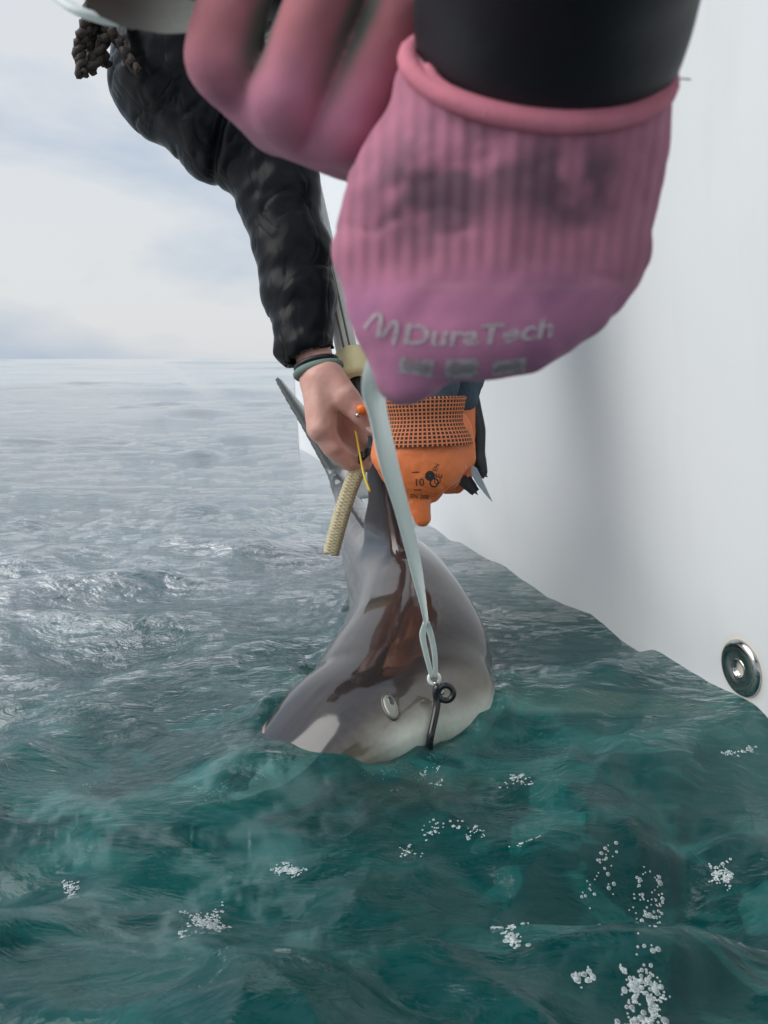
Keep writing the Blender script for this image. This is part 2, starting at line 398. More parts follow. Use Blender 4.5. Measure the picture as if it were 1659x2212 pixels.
for i in range(nP - 1): F.append((i * nk, (i + 1) * nk, o2 + (i + 1) * nk, o2 + i * nk))
for k in range(nk - 1):
    F.append((k, o2 + k, o2 + k + 1, k + 1)); e = (nP - 1) * nk; F.append((e + k, e + k + 1, o2 + e + k + 1, o2 + e + k))
hull = mesh_obj('hull', Vh, F, HULL, boat)
HBVH = BVHTree.FromPolygons([Vector(p) for p in Vh], F)
# gunwale cap, rail and deck
RUB = basic('grey_rubber', (.10, .10, .105), .6); DECK = basic('deck_paint', (.55, .56, .55), .6, .1, 40, .2)
for side in (0, 1):
    top = [port(i, nk - 1) for i in range(nP)]; top = [mirror(p) for p in top] if side else top
    top = np.array(top); V, F = tube(top + np.array((0, 0, -.03)), .022, 10); mesh_obj('rub_rail', V, F, RUB, boat)
    inner = top.copy(); m = np.array([mirror(p) for p in top]); dirv = m - top; ln = np.linalg.norm(dirv, axis=1, keepdims=True) + 1e-9
    inner = top + dirv / ln * np.minimum(.16, ln * .45); inner2 = inner.copy(); inner2[:, 2] = .42; topz = top + np.array((0, 0, .012)); inz = inner + np.array((0, 0, .012))
    V = np.vstack([topz, inz, inner2]); F = [(i, i + 1, nP + i + 1, nP + i) for i in range(nP - 1)] + [(nP + i, nP + i + 1, 2 * nP + i + 1, 2 * nP + i) for i in range(nP - 1)]
    mesh_obj('gunwale', V, F if not side else [f[::-1] for f in F], HULL, boat)
pts = [wl[i] + (mirror(np.array((*wl[i], 0)))[:2] - wl[i]) * .08 for i in range(nP)]; pl = [np.array((p[0], p[1], .43)) for p in pts]
V = pl + [mirror(p) for p in pl]; mesh_obj('deck', V, [(i, i + 1, nP + i + 1, nP + i) for i in range(nP - 1)], DECK, boat, smooth=False)
# stainless through-hull fitting
STEEL, t, b = mat('stainless_steel'); b.inputs['Metallic'].default_value = 1; b.inputs['Roughness'].default_value = .14
t.links.new(ramp(t, noise(t, coords(t), 90, 4), [(.3, (.42, .42, .40)), (.8, (.62, .61, .58))]), b.inputs['Base Color'])
BLACK = basic('black_plastic', (.008, .008, .009), .35, .2)
hit = HBVH.ray_cast(CO, ray(1603, 1443)); FITW = hit[0]; fn_ = hit[1] if hit[1].dot(CO - hit[0]) > 0 else -hit[1]
HALO.inputs[1].default_value = tuple(FITW)
fr_ = .036
prof = [(fr_ * 1.0, -.002), (fr_ * 1.0, .0015), (fr_ * .98, .0035), (fr_ * .93, .0055), (fr_ * .84, .0068), (fr_ * .70, .0072), (fr_ * .5, .0066), (fr_ * .38, .0058), (fr_ * .31, .0045), (fr_ * .28, -.001), (.0001, -.002)]
V, F = lathe(prof, 40); fit = mesh_obj('drain_fitting', V, F, STEEL, boat, matrix=Matrix.Translation(FITW) @ zrot(fn_))
V, F = lathe([(fr_ * .27, .0044), (fr_ * .29, .0064), (fr_ * .33, .0066), (fr_ * .36, .0052)], 32); mesh_obj('inner_ring', V, F, STEEL, fit, matrix=Matrix.Translation(FITW) @ zrot(fn_))

# ------------------------------------------------------------------ the shark
SP = np.array([  # x, y, z, half width, half height
 (-.152, .880, -.040, .034, .012), (-.128, .897, -.033, .060, .026), (-.088, .930, -.020, .084, .043), (-.044, .972, -.004, .100, .058), (-.002, 1.020, .001, .112, .071),
 (.026, 1.09, .008, .118, .084), (.042, 1.18, .022, .110, .094), (.040, 1.29, .038, .096, .100), (.020, 1.42, .046, .084, .094), (-.015, 1.58, .056, .064, .074),
 (-.055, 1.74, .085, .042, .050), (-.085, 1.86, .125, .024, .030), (-.100, 1.92, .155, .016, .022)])
spc = catmull([tuple(r) for r in SP], 60)
def body_sdf(p):
    best = np.full(len(p), 1e9, np.float32); 
    c = spc[:, :3].astype(np.float32); T = np.gradient(c, axis=0); T /= np.linalg.norm(T, axis=1, keepdims=True)
    lat = np.cross(T, (0, 0, 1.0)); lat /= np.linalg.norm(lat, axis=1, keepdims=True); up = np.cross(lat, T)
    # nearest spine sample (coarse), then soft ellipse distance
    d2 = ((p[:, None, :] - c[None, ::2]) ** 2).sum(2) if len(p) < 60000 else None
    if d2 is None:
        i = np.empty(len(p), int)
        for s in range(0, len(p), 60000): i[s:s + 60000] = ((p[s:s + 60000, None, :] - c[None, ::2]) ** 2).sum(2).argmin(1) * 2
    else: i = d2.argmin(1) * 2
    ds = np.linalg.norm(np.gradient(c, axis=0), axis=1); fi = i.astype(float)
    def at(A, f): k = np.clip(np.floor(f).astype(int), 0, len(A) - 2); w = (f - k)[:, None]; return A[k] * (1 - w) + A[k + 1] * w
    for _ in range(3):
        cc = at(c, fi); tt = at(T, fi); a = ((p - cc) * tt).sum(1); fi = np.clip(fi + a / ds[np.clip(fi.astype(int), 0, len(ds) - 1)], 0, len(c) - 1)
    q = p - at(c, fi); tt = at(T, fi); a = (q * tt).sum(1); l = (q * at(lat, fi)).sum(1); u = (q * at(up, fi)).sum(1); rr = at(spc[:, 3:5], fi); rl, rv = rr[:, 0], rr[:, 1]; rv = np.where(u < 0, rv * .85, rv)
    ex = 2 - .34 * np.exp(-((p[:, 1] - 1.28) / .17) ** 2) * (u > 0)
    e = ((np.abs(l) / rl) ** ex + (np.abs(u) / rv) ** ex + (np.abs(a) / np.maximum(rl, .02)) ** ex) ** (1 / ex)
    best = ((e - 1) * np.minimum(rl, rv)).astype(np.float32)
    return best
def poly_fin(p, o, ex, ey, poly, th0, th1):        # polygon in the plane (ex, ey), thickness from base to tip
    ex = np.asarray(ex, float); ex /= np.linalg.norm(ex); ey = np.asarray(ey, float); ey -= ex * (ey @ ex); ey /= np.linalg.norm(ey); en = np.cross(ex, ey)
    q = p - np.asarray(o, np.float32); X = q @ ex.astype(np.float32); Y = q @ ey.astype(np.float32); Z = q @ en.astype(np.float32)
    pg = np.asarray(poly, float); n = len(pg); d = np.full(len(p), 1e9); s = np.ones(len(p))
    for i in range(n):
        a, b_ = pg[i], pg[i - 1]; e = b_ - a; wx, wy = X - a[0], Y - a[1]; t_ = np.clip((wx * e[0] + wy * e[1]) / (e @ e), 0, 1)
        d = np.minimum(d, (wx - e[0] * t_) ** 2 + (wy - e[1] * t_) ** 2)
        c1 = Y >= a[1]; c2 = Y < b_[1]; c3 = e[0] * wy > e[1] * wx
        flip = (c1 & c2 & c3) | (~c1 & ~c2 & ~c3); s = np.where(flip, -s, s)
    sd = s * np.sqrt(d); hgt = max(pg[:, 1]); tk = th0 + (th1 - th0) * np.clip(Y / hgt, 0, 1)
    tk = tk * np.clip(.5 + (-sd) / .03, .5, 1)
    return np.maximum(sd, np.abs(Z) - tk).astype(np.float32)
# first dorsal: base on the back, standing up and leaning a little to port
DB = P(868, 1200, 1.30); DT = P(779, 822, 1.47)
d_up = np.array(DT - DB); 
d_al = np.array((-.34, 1.0, .02))
DH = float(np.linalg.norm(d_up - d_al / np.linalg.norm(d_al) * (d_up @ d_al) / np.linalg.norm(d_al)))
dors = [(-.035, -.05), (.0, .0), (.028, .08), (.055, .15), (.085, .21), (.105, DH - .008), (.118, DH), (.130, DH - .01), (.128, .19), (.120, .12), (.128, .06), (.165, .02), (.150, -.05)]
SHR = float(d_up @ d_al / np.linalg.norm(d_al)) - .118; dors = [(a_ + SHR * max(0, b_) / DH, b_) for a_, b_ in dors]
PRr = [(-.07, -.06), (-.045, .10), (-.005, .22), (.06, .345), (.085, .36), (.09, .33), (.07, .20), (.06, .08), (.06, -.06)]
TT = P(582, 815, 2.10); TB = np.array((-.098, 1.915, .150))
t_up = np.array(TT) - TB; TH = float(np.linalg.norm(t_up))
t_ex = np.array((1.0, .75, -.1)); t_ex -= t_up * (t_ex @ t_up) / (t_up @ t_up)
def shark_sdf(p):
    d = body_sdf(p)
    d = smin(d, poly_fin(p, DB, d_al, d_up, dors, .013, .005), .022)
    d = smin(d, poly_fin(p, (.105, 1.10, -.014), (.28, 1, .0), (1, -.30, -.055), PRr, .011, .007), .018)
    d = smin(d, poly_fin(p, (-.045, 1.15, -.028), (.1, 1, .0), (-1, .15, -.085), PRr, .011, .007), .018)
    d = smin(d, poly_fin(p, TB, t_ex, t_up, [(-.035, -.05), (-.015, .05), (.0, .2), (.01, TH - .01), (.02, TH), (.032, TH - .01), (.045, TH * .6), (.055, .10), (.10, .0), (.06, -.05)], .013, .008), .015)
    d = smin(d, poly_fin(p, TB, (.3, 1.0, .1), (.2, .45, -1), [(-.03, -.03), (.0, .08), (.03, .15), (.045, .15), (.05, .08), (.06, -.03)], .011, .004), .015)
    # flat keel between eye and jaw: gentle cheek bulge on the port side of the head
    d = smin(d, ell(p, (.085, 1.025, -.005), (.055, .06, .052)), .035)
    return d
V1, Q1 = surfnet(shark_sdf, (-.48, .79, -.16), (.50, 2.35, .46), .0062, relax=2)
N1 = normals(V1, Q1)
# countershading and skin tones
ci = np.empty(len(V1), int)
for s in range(0, len(V1), 40000): ci[s:s + 40000] = ((V1[s:s + 40000, None, :] - spc[None, :, :3]) ** 2).sum(2).argmin(1)
rel = (V1[:, 2] - spc[ci, 2]) / spc[ci, 4]
head = sstep(1.12, .98, V1[:, 1])
edge = fbm(V1 * 22, 3) - .5
dark = sstep(-.15, .95, rel + edge * .5 - .25 * head * sstep(-.03, .06, V1[:, 0]))
col = lerp3((.070, .058, .050), (.016, .011, .010), dark)
belly = sstep(-.12, -.6, rel + edge * .25 - head * .12 * sstep(-.02, .07, V1[:, 0]))
col = col * (1 - belly[:, None]) + np.array((.55, .55, .46))[None] * belly[:, None]
chk = head * sstep(-.03, .03, V1[:, 0]) * sstep(.036, .008, V1[:, 2] + edge * .02); col = col * (1 - chk[:, None]) + np.array((.60, .61, .52))[None] * chk[:, None]
olive = (1 - chk) * head * sstep(-.12, .0, V1[:, 0]) * sstep(.9, .1, rel) * .6
col = col * (1 - olive[:, None]) + np.array((.20, .18, .115))[None] * olive[:, None]
fin = sstep(1.04, 1.30, rel); brown = fin * (V1[:, 1] < 1.75)
col = col * (1 - brown[:, None] * .8) + np.array((.040, .031, .030))[None] * brown[:, None] * .8
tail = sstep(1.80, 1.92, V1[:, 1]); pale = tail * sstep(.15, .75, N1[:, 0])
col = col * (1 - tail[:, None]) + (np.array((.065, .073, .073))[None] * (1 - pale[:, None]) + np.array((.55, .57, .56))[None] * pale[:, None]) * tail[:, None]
reddish = sstep(.35, .8, rel) * sstep(1.02, 1.10, V1[:, 1]) * sstep(1.36, 1.25, V1[:, 1]) * sstep(.055, .02, np.abs(V1[:, 0] - .03 + (edge * .06)))
col = col * (1 - .4 * reddish[:, None]) + np.array((.060, .026, .019))[None] * .4 * reddish[:, None]
pec = sstep(.13, .17, np.abs(V1[:, 0] - .03)) * (V1[:, 2] < .0) * (V1[:, 1] < 1.5) * (V1[:, 1] > .93); col = col * (1 - pec[:, None]) + np.array((.40, .26, .21))[None] * pec[:, None]
col *= (.86 + .28 * fbm(V1 * 60, 3))[:, None]
SKIN, t, b = mat('wet_shark_skin'); a = attr(t, 'Col').outputs['Color']; v = coords(t)
t.links.new(mixc(t, .25, a, mixc(t, noise(t, v, 160, 4), (.4, .4, .4), (1.5, 1.5, 1.5)), 'MULTIPLY'), b.inputs['Base Color'])
b.inputs['Roughness'].default_value = .5; t.links.new(attr(t, 'wet').outputs['Fac'], b.inputs['Coat Weight']); b.inputs['Coat Roughness'].default_value = .08; b.inputs['Coat IOR'].default_value = 1.72; b.inputs['Specular IOR Level'].default_value = .15
bp = bump(t, None, noise(t, coords(t), 6, 2, .5, .5), .16, .02); bp2 = bump(t, b, noise(t, v, 420, 2), .10, .0006, bp); t.links.new(bp, b.inputs['Coat Normal'])
shark = empty('shark', (.03, 1.2, 0)); tag(shark, 'grey brown shark held at the surface with its dorsal fin gripped', 'shark')
sb = mesh_obj('body', V1, Q1, SKIN, shark, cols=col, attrs={'wet': 1 - .92 * np.clip(fin, 0, 1)})
SBVH = BVHTree.FromPolygons([Vector(p) for p in V1], Q1.tolist())
# water laps up round the skin of the shark
_sea = bpy.data.objects['sea'].data; _n = len(_sea.vertices); _c = np.empty(_n * 3, np.float32); _sea.vertices.foreach_get('co', _c); _c = _c.reshape(-1, 3)
_i = np.where((_c[:, 0] > -.32) & (_c[:, 0] < .32) & (_c[:, 1] > .74) & (_c[:, 1] < 1.55))[0]
_d = np.array([SBVH.find_nearest(Vector(_c[k]))[3] for k in _i]); _nz = fbm(np.stack([_c[_i, 0] * 16, _c[_i, 1] * 16, 0 * _d], 1), 3)
_c[_i, 2] += .020 * np.exp(-(_d / .028) ** 2) * sstep(.30, .7, _nz) + .0028 * np.sin(_d * 2 * np.pi / .026 + _nz * 7) * np.exp(-_d / .05)
_sx = np.hypot(_c[_i, 0] + .15, _c[_i, 1] - .87); _tgt = .006 + .010 * (_nz - .5)
_w = np.exp(-(_sx / .11) ** 2); _c[_i, 2] = _c[_i, 2] * (1 - .8 * _w) + (_tgt + .012 * np.exp(-(_d / .03) ** 2)) * .8 * _w
_sea.vertices.foreach_set('co', _c.ravel()); _sea.update()
# eye with pale lid
h = SBVH.ray_cast(CO, ray(843, 1526)); ep, en = h[0], h[1]
EYEW = basic('eye_membrane', (.17, .18, .14), .12, .15, 200, coat=1); EYED = basic('eye_dark', (.010, .012, .010), .05, .2, coat=1); LID = basic('eye_lid', (.06, .055, .04), .3, .2, coat=.6)
def ellipsoid(rx, ry, rz, n=20, m=12):
    V, F = lathe([(max(1e-4, math.sin(math.pi * i / m)), -math.cos(math.pi * i / m)) for i in range(m + 1)], n); return V * np.array((rx, ry, rz)), F
ez = en; ex = Vector((1, .1, 0)).cross(ez); ey_ = CU - ez * CU.dot(ez); ey_ = (ey_ + CR * -.12).normalized(); exx = ey_.cross(ez)
EM = Matrix.Translation(ep) @ Matrix(((exx.x, ey_.x, ez.x), (exx.y, ey_.y, ez.y), (exx.z, ey_.z, ez.z))).to_4x4()
V, F = ellipsoid(.0078, .0165, .0026); eye = mesh_obj('eye', V, F, EYEW, shark, matrix=EM)
V, F = ellipsoid(.0034, .0066, .0014); mesh_obj('pupil', V + np.array((.0022, .0055, .0017)), F, EYED, eye, matrix=EM)
V, F = tube(np.array([(.0080 * math.cos(a_), .0168 * math.sin(a_), -.0002) for a_ in np.linspace(0, 2 * math.pi, 33)]), .0016, 8, False); mesh_obj('eyelid', V, F, LID, eye, matrix=EM)
# ------------------------------------------------------------------ knitted and rubber materials
def glove_mat(name, rib, coatc):
    m, t, b = mat(name); a = attr(t, 'Col').outputs['Color']; v = coords(t)
    st = noise(t, v, 45, 6, .6); c = mixc(t, .55, a, mixc(t, st, (.70, .70, .72), (1.25, 1.22, 1.22)), 'MULTIPLY')
    sx = nd(t, 'ShaderNodeSeparateXYZ'); t.links.new(coords(t), sx.inputs[0])
    wob = math_(t, 'ADD', sx.outputs['X'], math_(t, 'MULTIPLY', math_(t, 'SUBTRACT', noise(t, v, 30, 3), .5), .0022))
    ribs = math_(t, 'SINE', math_(t, 'MULTIPLY', wob, 2 * math.pi / rib)); rows_ = math_(t, 'SINE', math_(t, 'MULTIPLY', sx.outputs['Y'], 2 * math.pi / .0016))
    rmask = attr(t, 'rib').outputs['Fac']
    dk = math_(t, 'MULTIPLY', math_(t, 'MULTIPLY', math_(t, 'ADD', math_(t, 'MULTIPLY', ribs, .5), .5), rmask), math_(t, 'MULTIPLY', ramp(t, noise(t, v, 28, 3), [(.35, (.04, .04, .04)), (.7, (1, 1, 1))]), .30))
    c = mixc(t, dk, c, (.10, .055, .075))
    fine = math_(t, 'MULTIPLY', math_(t, 'SINE', math_(t, 'MULTIPLY', wob, 2 * math.pi / .0011)), rows_)
    hgt = math_(t, 'SUBTRACT', math_(t, 'MULTIPLY', fine, .18), math_(t, 'MULTIPLY', math_(t, 'MULTIPLY', ribs, rmask), .8))
    t.links.new(c, b.inputs['Base Color']); b.inputs['Roughness'].default_value = .85; b.inputs['Specular IOR Level'].default_value = .25
    b.inputs['Sheen Weight'].default_value = .15; b.inputs['Sheen Tint'].default_value = (.9, .6, .7, 1)
    bump(t, b, hgt, .38, .0007); return m
PINKG = glove_mat('pink_knit', .0046, True)
CORAL = basic('coral_hem', (.60, .19, .25), .85, .25, 120, .5, 700, .0008)
GREYC = basic('grey_coating', (.17, .18, .15), .55, .2, 60, .2, 500)
NEOP = basic('black_neoprene', (.0045, .005, .009), .55, .3, 20, .15, 60, .003)
PRINT, t, b = mat('faded_print'); v = coords(t); t.links.new(mixc(t, noise(t, v, 120, 3), (.52, .45, .48), (.42, .32, .36)), b.inputs['Base Color']); b.inputs['Roughness'].default_value = .85
t.links.new(ramp(t, noise(t, v, 420, 4, .7), [(.36, (.35, .35, .35)), (.50, (.9, .9, .9))]), b.inputs['Alpha'])
PRINTD = basic('faded_print_dark', (.27, .22, .25), .8, .3, 180)

# ------------------------------------------------------------------ near person: two pink gloves
HB = Frame(1060, 520, .25)
l = HB.L; px = HB.px
WR = l(1135, 300, -.012)
HEMC = l(1165, 66, .0).astype(np.float32); HEMN = np.array((.05, math.cos(R(54)), math.sin(R(54))), np.float32); HEMN /= np.linalg.norm(HEMN)
def handB(p):
    d = rc(p, l(1100, 480, -.012), l(1150, 230, .004), px(285), px(292), .62)         # cuff
    kn = [(905, 705, -.004), (1020, 722, .002), (1140, 700, .0), (1255, 628, -.008)]
    wr = [(905, 450), (1010, 440), (1140, 430), (1245, 440)]
    for (a, b_, c_), (wa, wb) in zip(kn, wr): d = smin(d, rc(p, l(wa, wb, -.012), l(a, b_, c_ - .008), px(150), px(88)), .014)
    for q, (a, b_, c_) in enumerate(kn):                                            # curled fingers behind the knuckles
        f = chain(p, [l(a, b_, c_ - .010), l(a - 6, b_ - 8, -.040), l(a + 5, b_ - 160, -.060), l(a + 30, b_ - 210, -.040)], [px(82), px(72), px(66), px(58)])
        d = smin(d, f, .004)
    th = chain(p, [l(905, 420, -.006), l(800, 545, -.012), l(835, 690, -.014), l(878, 800, -.020)], [px(130), px(92), px(70), px(52)])
    d = smin(d, th, .012)
    d = smin(d, rc(p, l(880, 700, -.012), l(880, 812, -.016), px(75), px(50)), .012)
    d = smin(d, rc(p, l(1265, 560, -.010), l(1300, 560, -.012), px(80), px(72)), .012)
    return np.maximum(d, (p - HEMC) @ HEMN)
VB, QB = surfnet(handB, (-.062, -.058, -.085), (.066, .064, .030), .0014, relax=3)
nB = normals(VB, QB)
uB = VB[:, 0]; vB = VB[:, 1]
_fo = fbm(np.stack([VB[:, 0] * 26 + VB[:, 1] * 14, VB[:, 1] * 48 - VB[:, 0] * 12, VB[:, 2] * 30], 1), 3)
VB = VB + nB * ((fbm(VB * 45, 3) - .5) * .0045 - .0009 * np.exp(-np.abs(_fo - .5) / .06))[:, None]
def px_of(fr, V):                                   # local -> photo pixel (for colouring garments by where they are worn)
    dd = fr.d - V[:, 2]; return fr.u + V[:, 0] / dd * FP, fr.v - V[:, 1] / dd * FP
def rel_of(fr, V): return fr.u + V[:, 0] / fr.d * FP, fr.v - V[:, 1] / fr.d * FP
u_, v_ = rel_of(HB, VB)
cuffm = sstep(660, 560, v_)
cb = lerp3((.47, .185, .300), (.49, .19, .265), cuffm)
nz_ = fbm(np.stack([u_ / 160, v_ / 90, 0 * u_], 1), 4)
cb *= (.80 + .4 * nz_)[:, None]
st1 = sstep(190, 60, np.hypot((u_ - 935) * .95, (v_ - 440) * 1.15)) ; st2 = sstep(170, 50, np.hypot((u_ - 1200) * .85, (v_ - 450) * 1.5)); stn = fbm(np.stack([u_ / 60, v_ / 50, 0 * u_ + 3], 1), 3)
stain = np.clip((st1 + st2) * sstep(.25, .6, stn), 0, 1) * .75
cb = cb * (1 - stain[:, None]) + np.array((.085, .065, .085))[None] * stain[:, None]
bl = sstep(.55, .75, fbm(np.stack([u_ / 130 + 5, v_ / 110, 0 * u_], 1), 3)) * sstep(560, 700, v_) * .5
cb = cb * (1 - bl[:, None]) + np.array((.26, .11, .22))[None] * bl[:, None]
coat = sstep(-.010, -.022, VB[:, 2] + .004 * (nz_ - .5)) * sstep(430, 520, v_)
cb = cb * (1 - coat[:, None]) + np.array((.17, .18, .15))[None] * coat[:, None]
seam = np.exp(-((v_ - (640 + ((u_ - 1080) / 300) ** 2 * -40)) / 5) ** 2) * (u_ > 900) * .35
cb = cb * (1 - seam[:, None]) + np.array((.50, .28, .27))[None] * seam[:, None]
pA = empty('person', (1.35, -.55, .43)); tag(pA, 'person in dark sleeves and dirty pink knit gloves hauling on the white leader', 'person')
gB = mesh_obj('pink_glove', VB, QB, PINKG, pA, matrix=HB.m, cols=cb, attrs={'rib': sstep(640, 560, v_)}); gB['label'] = 'stained pink knit glove with ribbed cuff and faded print'
BB = BVHTree.FromPolygons([Vector(q) for q in VB], QB.tolist())
# rolled coral hem of the cuff
hx = np.cross(HEMN, (0, 0, 1.0)); hx /= np.linalg.norm(hx); hy = np.cross(HEMN, hx); ring = []
c0 = HEMC - HEMN * .004
for a_ in np.linspace(0, 2 * math.pi, 65):
    dr = hx * math.cos(a_) + hy * math.sin(a_); hh = BB.ray_cast(Vector(c0 + dr * .09), Vector(-dr))
    
    if hh[0] is not None: ring.append(np.array(hh[0]) + HEMN * .003 + dr * .0005)
ring = np.array(ring)[:-1]
for _ in range(8): ring = (ring + np.roll(ring, 1, 0) + np.roll(ring, -1, 0)) / 3
ring = np.vstack([ring, ring[:1]]); rr_ = px(21) * (1 + .15 * (vnoise(np.stack([np.cos(np.linspace(0, 6.283, len(ring))) * 4, np.sin(np.linspace(0, 6.283, len(ring))) * 4, np.zeros(len(ring))], 1) + 9) - .5))
V, F = tube(ring, rr_, 12, False); hem = mesh_obj('cuff_hem', V, F, CORAL, gB, matrix=HB.m)
# a loose thread on the hem
V, F = tube(catmull([l(1455, 172, .0), l(1475, 170, .0), l(1492, 172, .001)], 8), .00022, 5); mesh_obj('loose_thread', V, F, GREYC, gB, matrix=HB.m)
# faded lettering, pressed onto the back of the hand
def press(V, bvh, frm_z=.08, off=.00035):
    o = []
    for q in V:
        hh = bvh.ray_cast(Vector((q[0], q[1], frm_z)), Vector((0, 0, -1)))
        o.append((hh[0] + hh[1] * (off + q[2])) if hh[0] is not None else Vector((q[0], q[1], -.03)))
    return np.array([tuple(x) for x in o])
def text_mesh(txt, size, bold=.0, shear=0.0, spacing=1.0):
    c = bpy.data.curves.new('txt', 'FONT'); c.body = txt; c.size = size; c.offset = bold; c.shear = shear; c.space_character = spacing; c.resolution_u = 4
    o = bpy.data.objects.new('txt', c); COL.objects.link(o); bpy.context.view_layer.update()
    me = bpy.data.meshes.new_from_object(o.evaluated_get(bpy.context.evaluated_depsgraph_get())); bpy.data.objects.remove(o); bpy.data.curves.remove(c)
    bm = bmesh.new(); bm.from_mesh(me); bmesh.ops.triangulate(bm, faces=bm.faces)
    for _ in range(3):
        ed = [e for e in bm.edges if e.calc_length() > size * .16]
        if ed: bmesh.ops.subdivide_edges(bm, edges=ed, cuts=1); bmesh.ops.triangulate(bm, faces=bm.faces)
    V = np.array([v_.co[:] for v_ in bm.verts]); F = [tuple(v_.index for v_ in f.verts) for f in bm.faces]; bm.free(); return V, F
def grid_rect(w, h_, nx=14, ny=5):
    V = np.array([(w * (i / nx), h_ * (j / ny), 0) for j in range(ny + 1) for i in range(nx + 1)]); F = [(j * (nx + 1) + i, j * (nx + 1) + i + 1, (j + 1) * (nx + 1) + i + 1, (j + 1) * (nx + 1) + i) for j in range(ny) for i in range(nx)]
    return V, F
def along(V, u0, v0, ang, curve=0.0, fr=HB):        # lay flat print at a pixel, turned, with a sag
    o = fr.L(u0, v0, .0); c, s = math.cos(R(ang)), math.sin(R(ang)); x, y = V[:, 0], V[:, 1] + curve * V[:, 0] ** 2
    return np.stack([o[0] + x * c - y * s, o[1] + x * s + y * c, V[:, 2]], 1)
V, F = text_mesh('DuraTech', px(76), px(2.2), 0, 1.0); sc_ = px(312) / V[:, 0].max(); V[:, 0] *= sc_; V[:, 1] *= .72
V = along(V, 868, 742, -9, 4.5); mesh_obj('lettering', press(V, BB), F, PRINT, gB, matrix=HB.m)
mk = []
for k, (du, sz) in enumerate(((0, 30), (40, 26))):
    arc = catmull([(px(du - sz * .7), -px(16), 0), (px(du - sz * .4), px(18), 0), (px(du + 2), px(14), 0), (px(du + sz * .5), -px(20), 0)], 14)
    w_ = px(5); T_, N_, B_ = pframes(arc); n2_ = np.stack([-T_[:, 1], T_[:, 0], 0 * T_[:, 0]], 1)
    mk.append((np.vstack([arc + n2_ * w_, arc - n2_ * w_]), [(i, i + 1, 14 + i + 1, 14 + i) for i in range(13)]))
V, F = join(mk); mesh_obj('printed_emblem', press(along(V, 815, 700, -32), BB), F, PRINT, gB, matrix=HB.m)
for (u0, v0, an, w_, h_) in ((860, 798, -9, 76, 32), (962, 810, 0, 70, 32), (1064, 806, 7, 74, 24)):
    V, F = grid_rect(px(w_), px(h_)); pt_ = mesh_obj('printed_box', press(along(V, u0, v0, an), BB, off=.0003), F, PRINT, gB, matrix=HB.m)
    V, F = grid_rect(px(w_ * .72), px(h_ * .42)); mesh_obj('box_print', press(along(V + np.array((px(w_ * .14), px(h_ * .28), 0)), u0, v0, an), BB, off=.0006), F, PRINTD, pt_, matrix=HB.m)
# sleeve of that arm
def armB(p):
    return chain(p, [l(1150, 330, -.010), l(1190, 40, .012), l(1265, -330, .050), l(1600, -1500, .075)], [px(232), px(266), px(275), px(300)], .01, .8)
lo_ = np.array((-.05, -.0, -.07)); hi_ = np.array((.16, .30, .14))
V, Q = surfnet(armB, lo_, hi_, .004, 2); mesh_obj('sleeve', V, Q, NEOP, pA, matrix=HB.m)
EL = HB.m @ Vector(l(1600, -1500, .075))

# second pink glove: a fist seen on its knuckles, behind the first
HA = Frame(600, 150, .262); l = HA.L; px = HA.px
FN = [((478, 128, .0), (520, -60, .004), (560, -260, -.02), 79), ((622, 210, .0), (705, -10, .006), (790, -230, -.016), 82), ((745, 268, -.006), (850, 40, .0), (960, -180, -.02), 80), ((850, 290, -.016), (960, 90, -.014), (1060, -120, -.03), 74)]
def fingersA(p): return [chain(p, [l(*a), l(*b_), l(*c_)], [px(r), px(r * .98), px(r * .9)]) for a, b_, c_, r in FN]
def handA(p):
    f = fingersA(p); d = f[0]
    for g in f[1:]: d = smin(d, g, .0012)
    ridge = chain(p, [l(462, 122, -.012), l(560, 228, -.012), l(660, 276, -.014), l(800, 300, -.022)], [px(58), px(62), px(66), px(70)])
    d = smin(d, ridge, .010)
    back = rc(p, l(620, 230, -.030), l(980, 330, -.060), px(115), px(150)); d = smin(d, back, .016)
    d = smin(d, chain(p, [l(520, -60, .004), l(560, -260, -.020), l(620, -240, -.05)], [px(70), px(70), px(60)]), .004)
    return d
VA, QA = surfnet(handA, (-.050, -.034, -.085), (.085, .075, .028), .0013, relax=1); nA = normals(VA, QA)
VA = VA + nA * ((fbm(VA * 60, 3) - .5) * .0025)[:, None]
fd = np.stack(fingersA(VA.astype(np.float32)), 1); so = np.sort(fd, 1); gap = np.abs(so[:, 1] - so[:, 0])
ua, va = rel_of(HA, VA)
ca = lerp3((.45, .165, .185), (.50, .195, .27), sstep(90, 260, va)); ca *= (.82 + .36 * fbm(np.stack([ua / 90, va / 90, 0 * ua], 1), 3))[:, None]
low = np.array([min(1, 1) for _ in range(1)])
which = fd.argmin(1); toward = sstep(.010, .003, gap) * sstep(330, 60, va + 0 * ua)
coatA = np.clip(toward * sstep(.0, .4, np.abs(nA[:, 0])) * 1.1 + sstep(-.004, -.014, VA[:, 2]) * (va < 120), 0, 1)
coatA *= sstep(240, 130, va - (ua - 520) * .45)
ca = ca * (1 - coatA[:, None]) + np.array((.13, .135, .11))[None] * coatA[:, None]
gA = mesh_obj('pink_glove', VA, QA, PINKG, pA, matrix=HA.m, cols=ca, attrs={'rib': 0 * va}); gA['label'] = 'clenched pink glove with grey rubber coated fingers'
def thumbA(p): return smin(chain(p, [l(260, 10, .004), l(330, -5, .006), l(470, -70, -.01)], [px(66), px(86), px(95)]), rc(p, l(300, -20, .0), l(420, -120, -.01), px(90), px(100)), .01)
VT, QT = surfnet(thumbA, l(160, 140, -.03) , l(620, -260, .03), .0016, 3); mesh_obj('glove_thumb', VT, QT, GREYC, gA, matrix=HA.m)
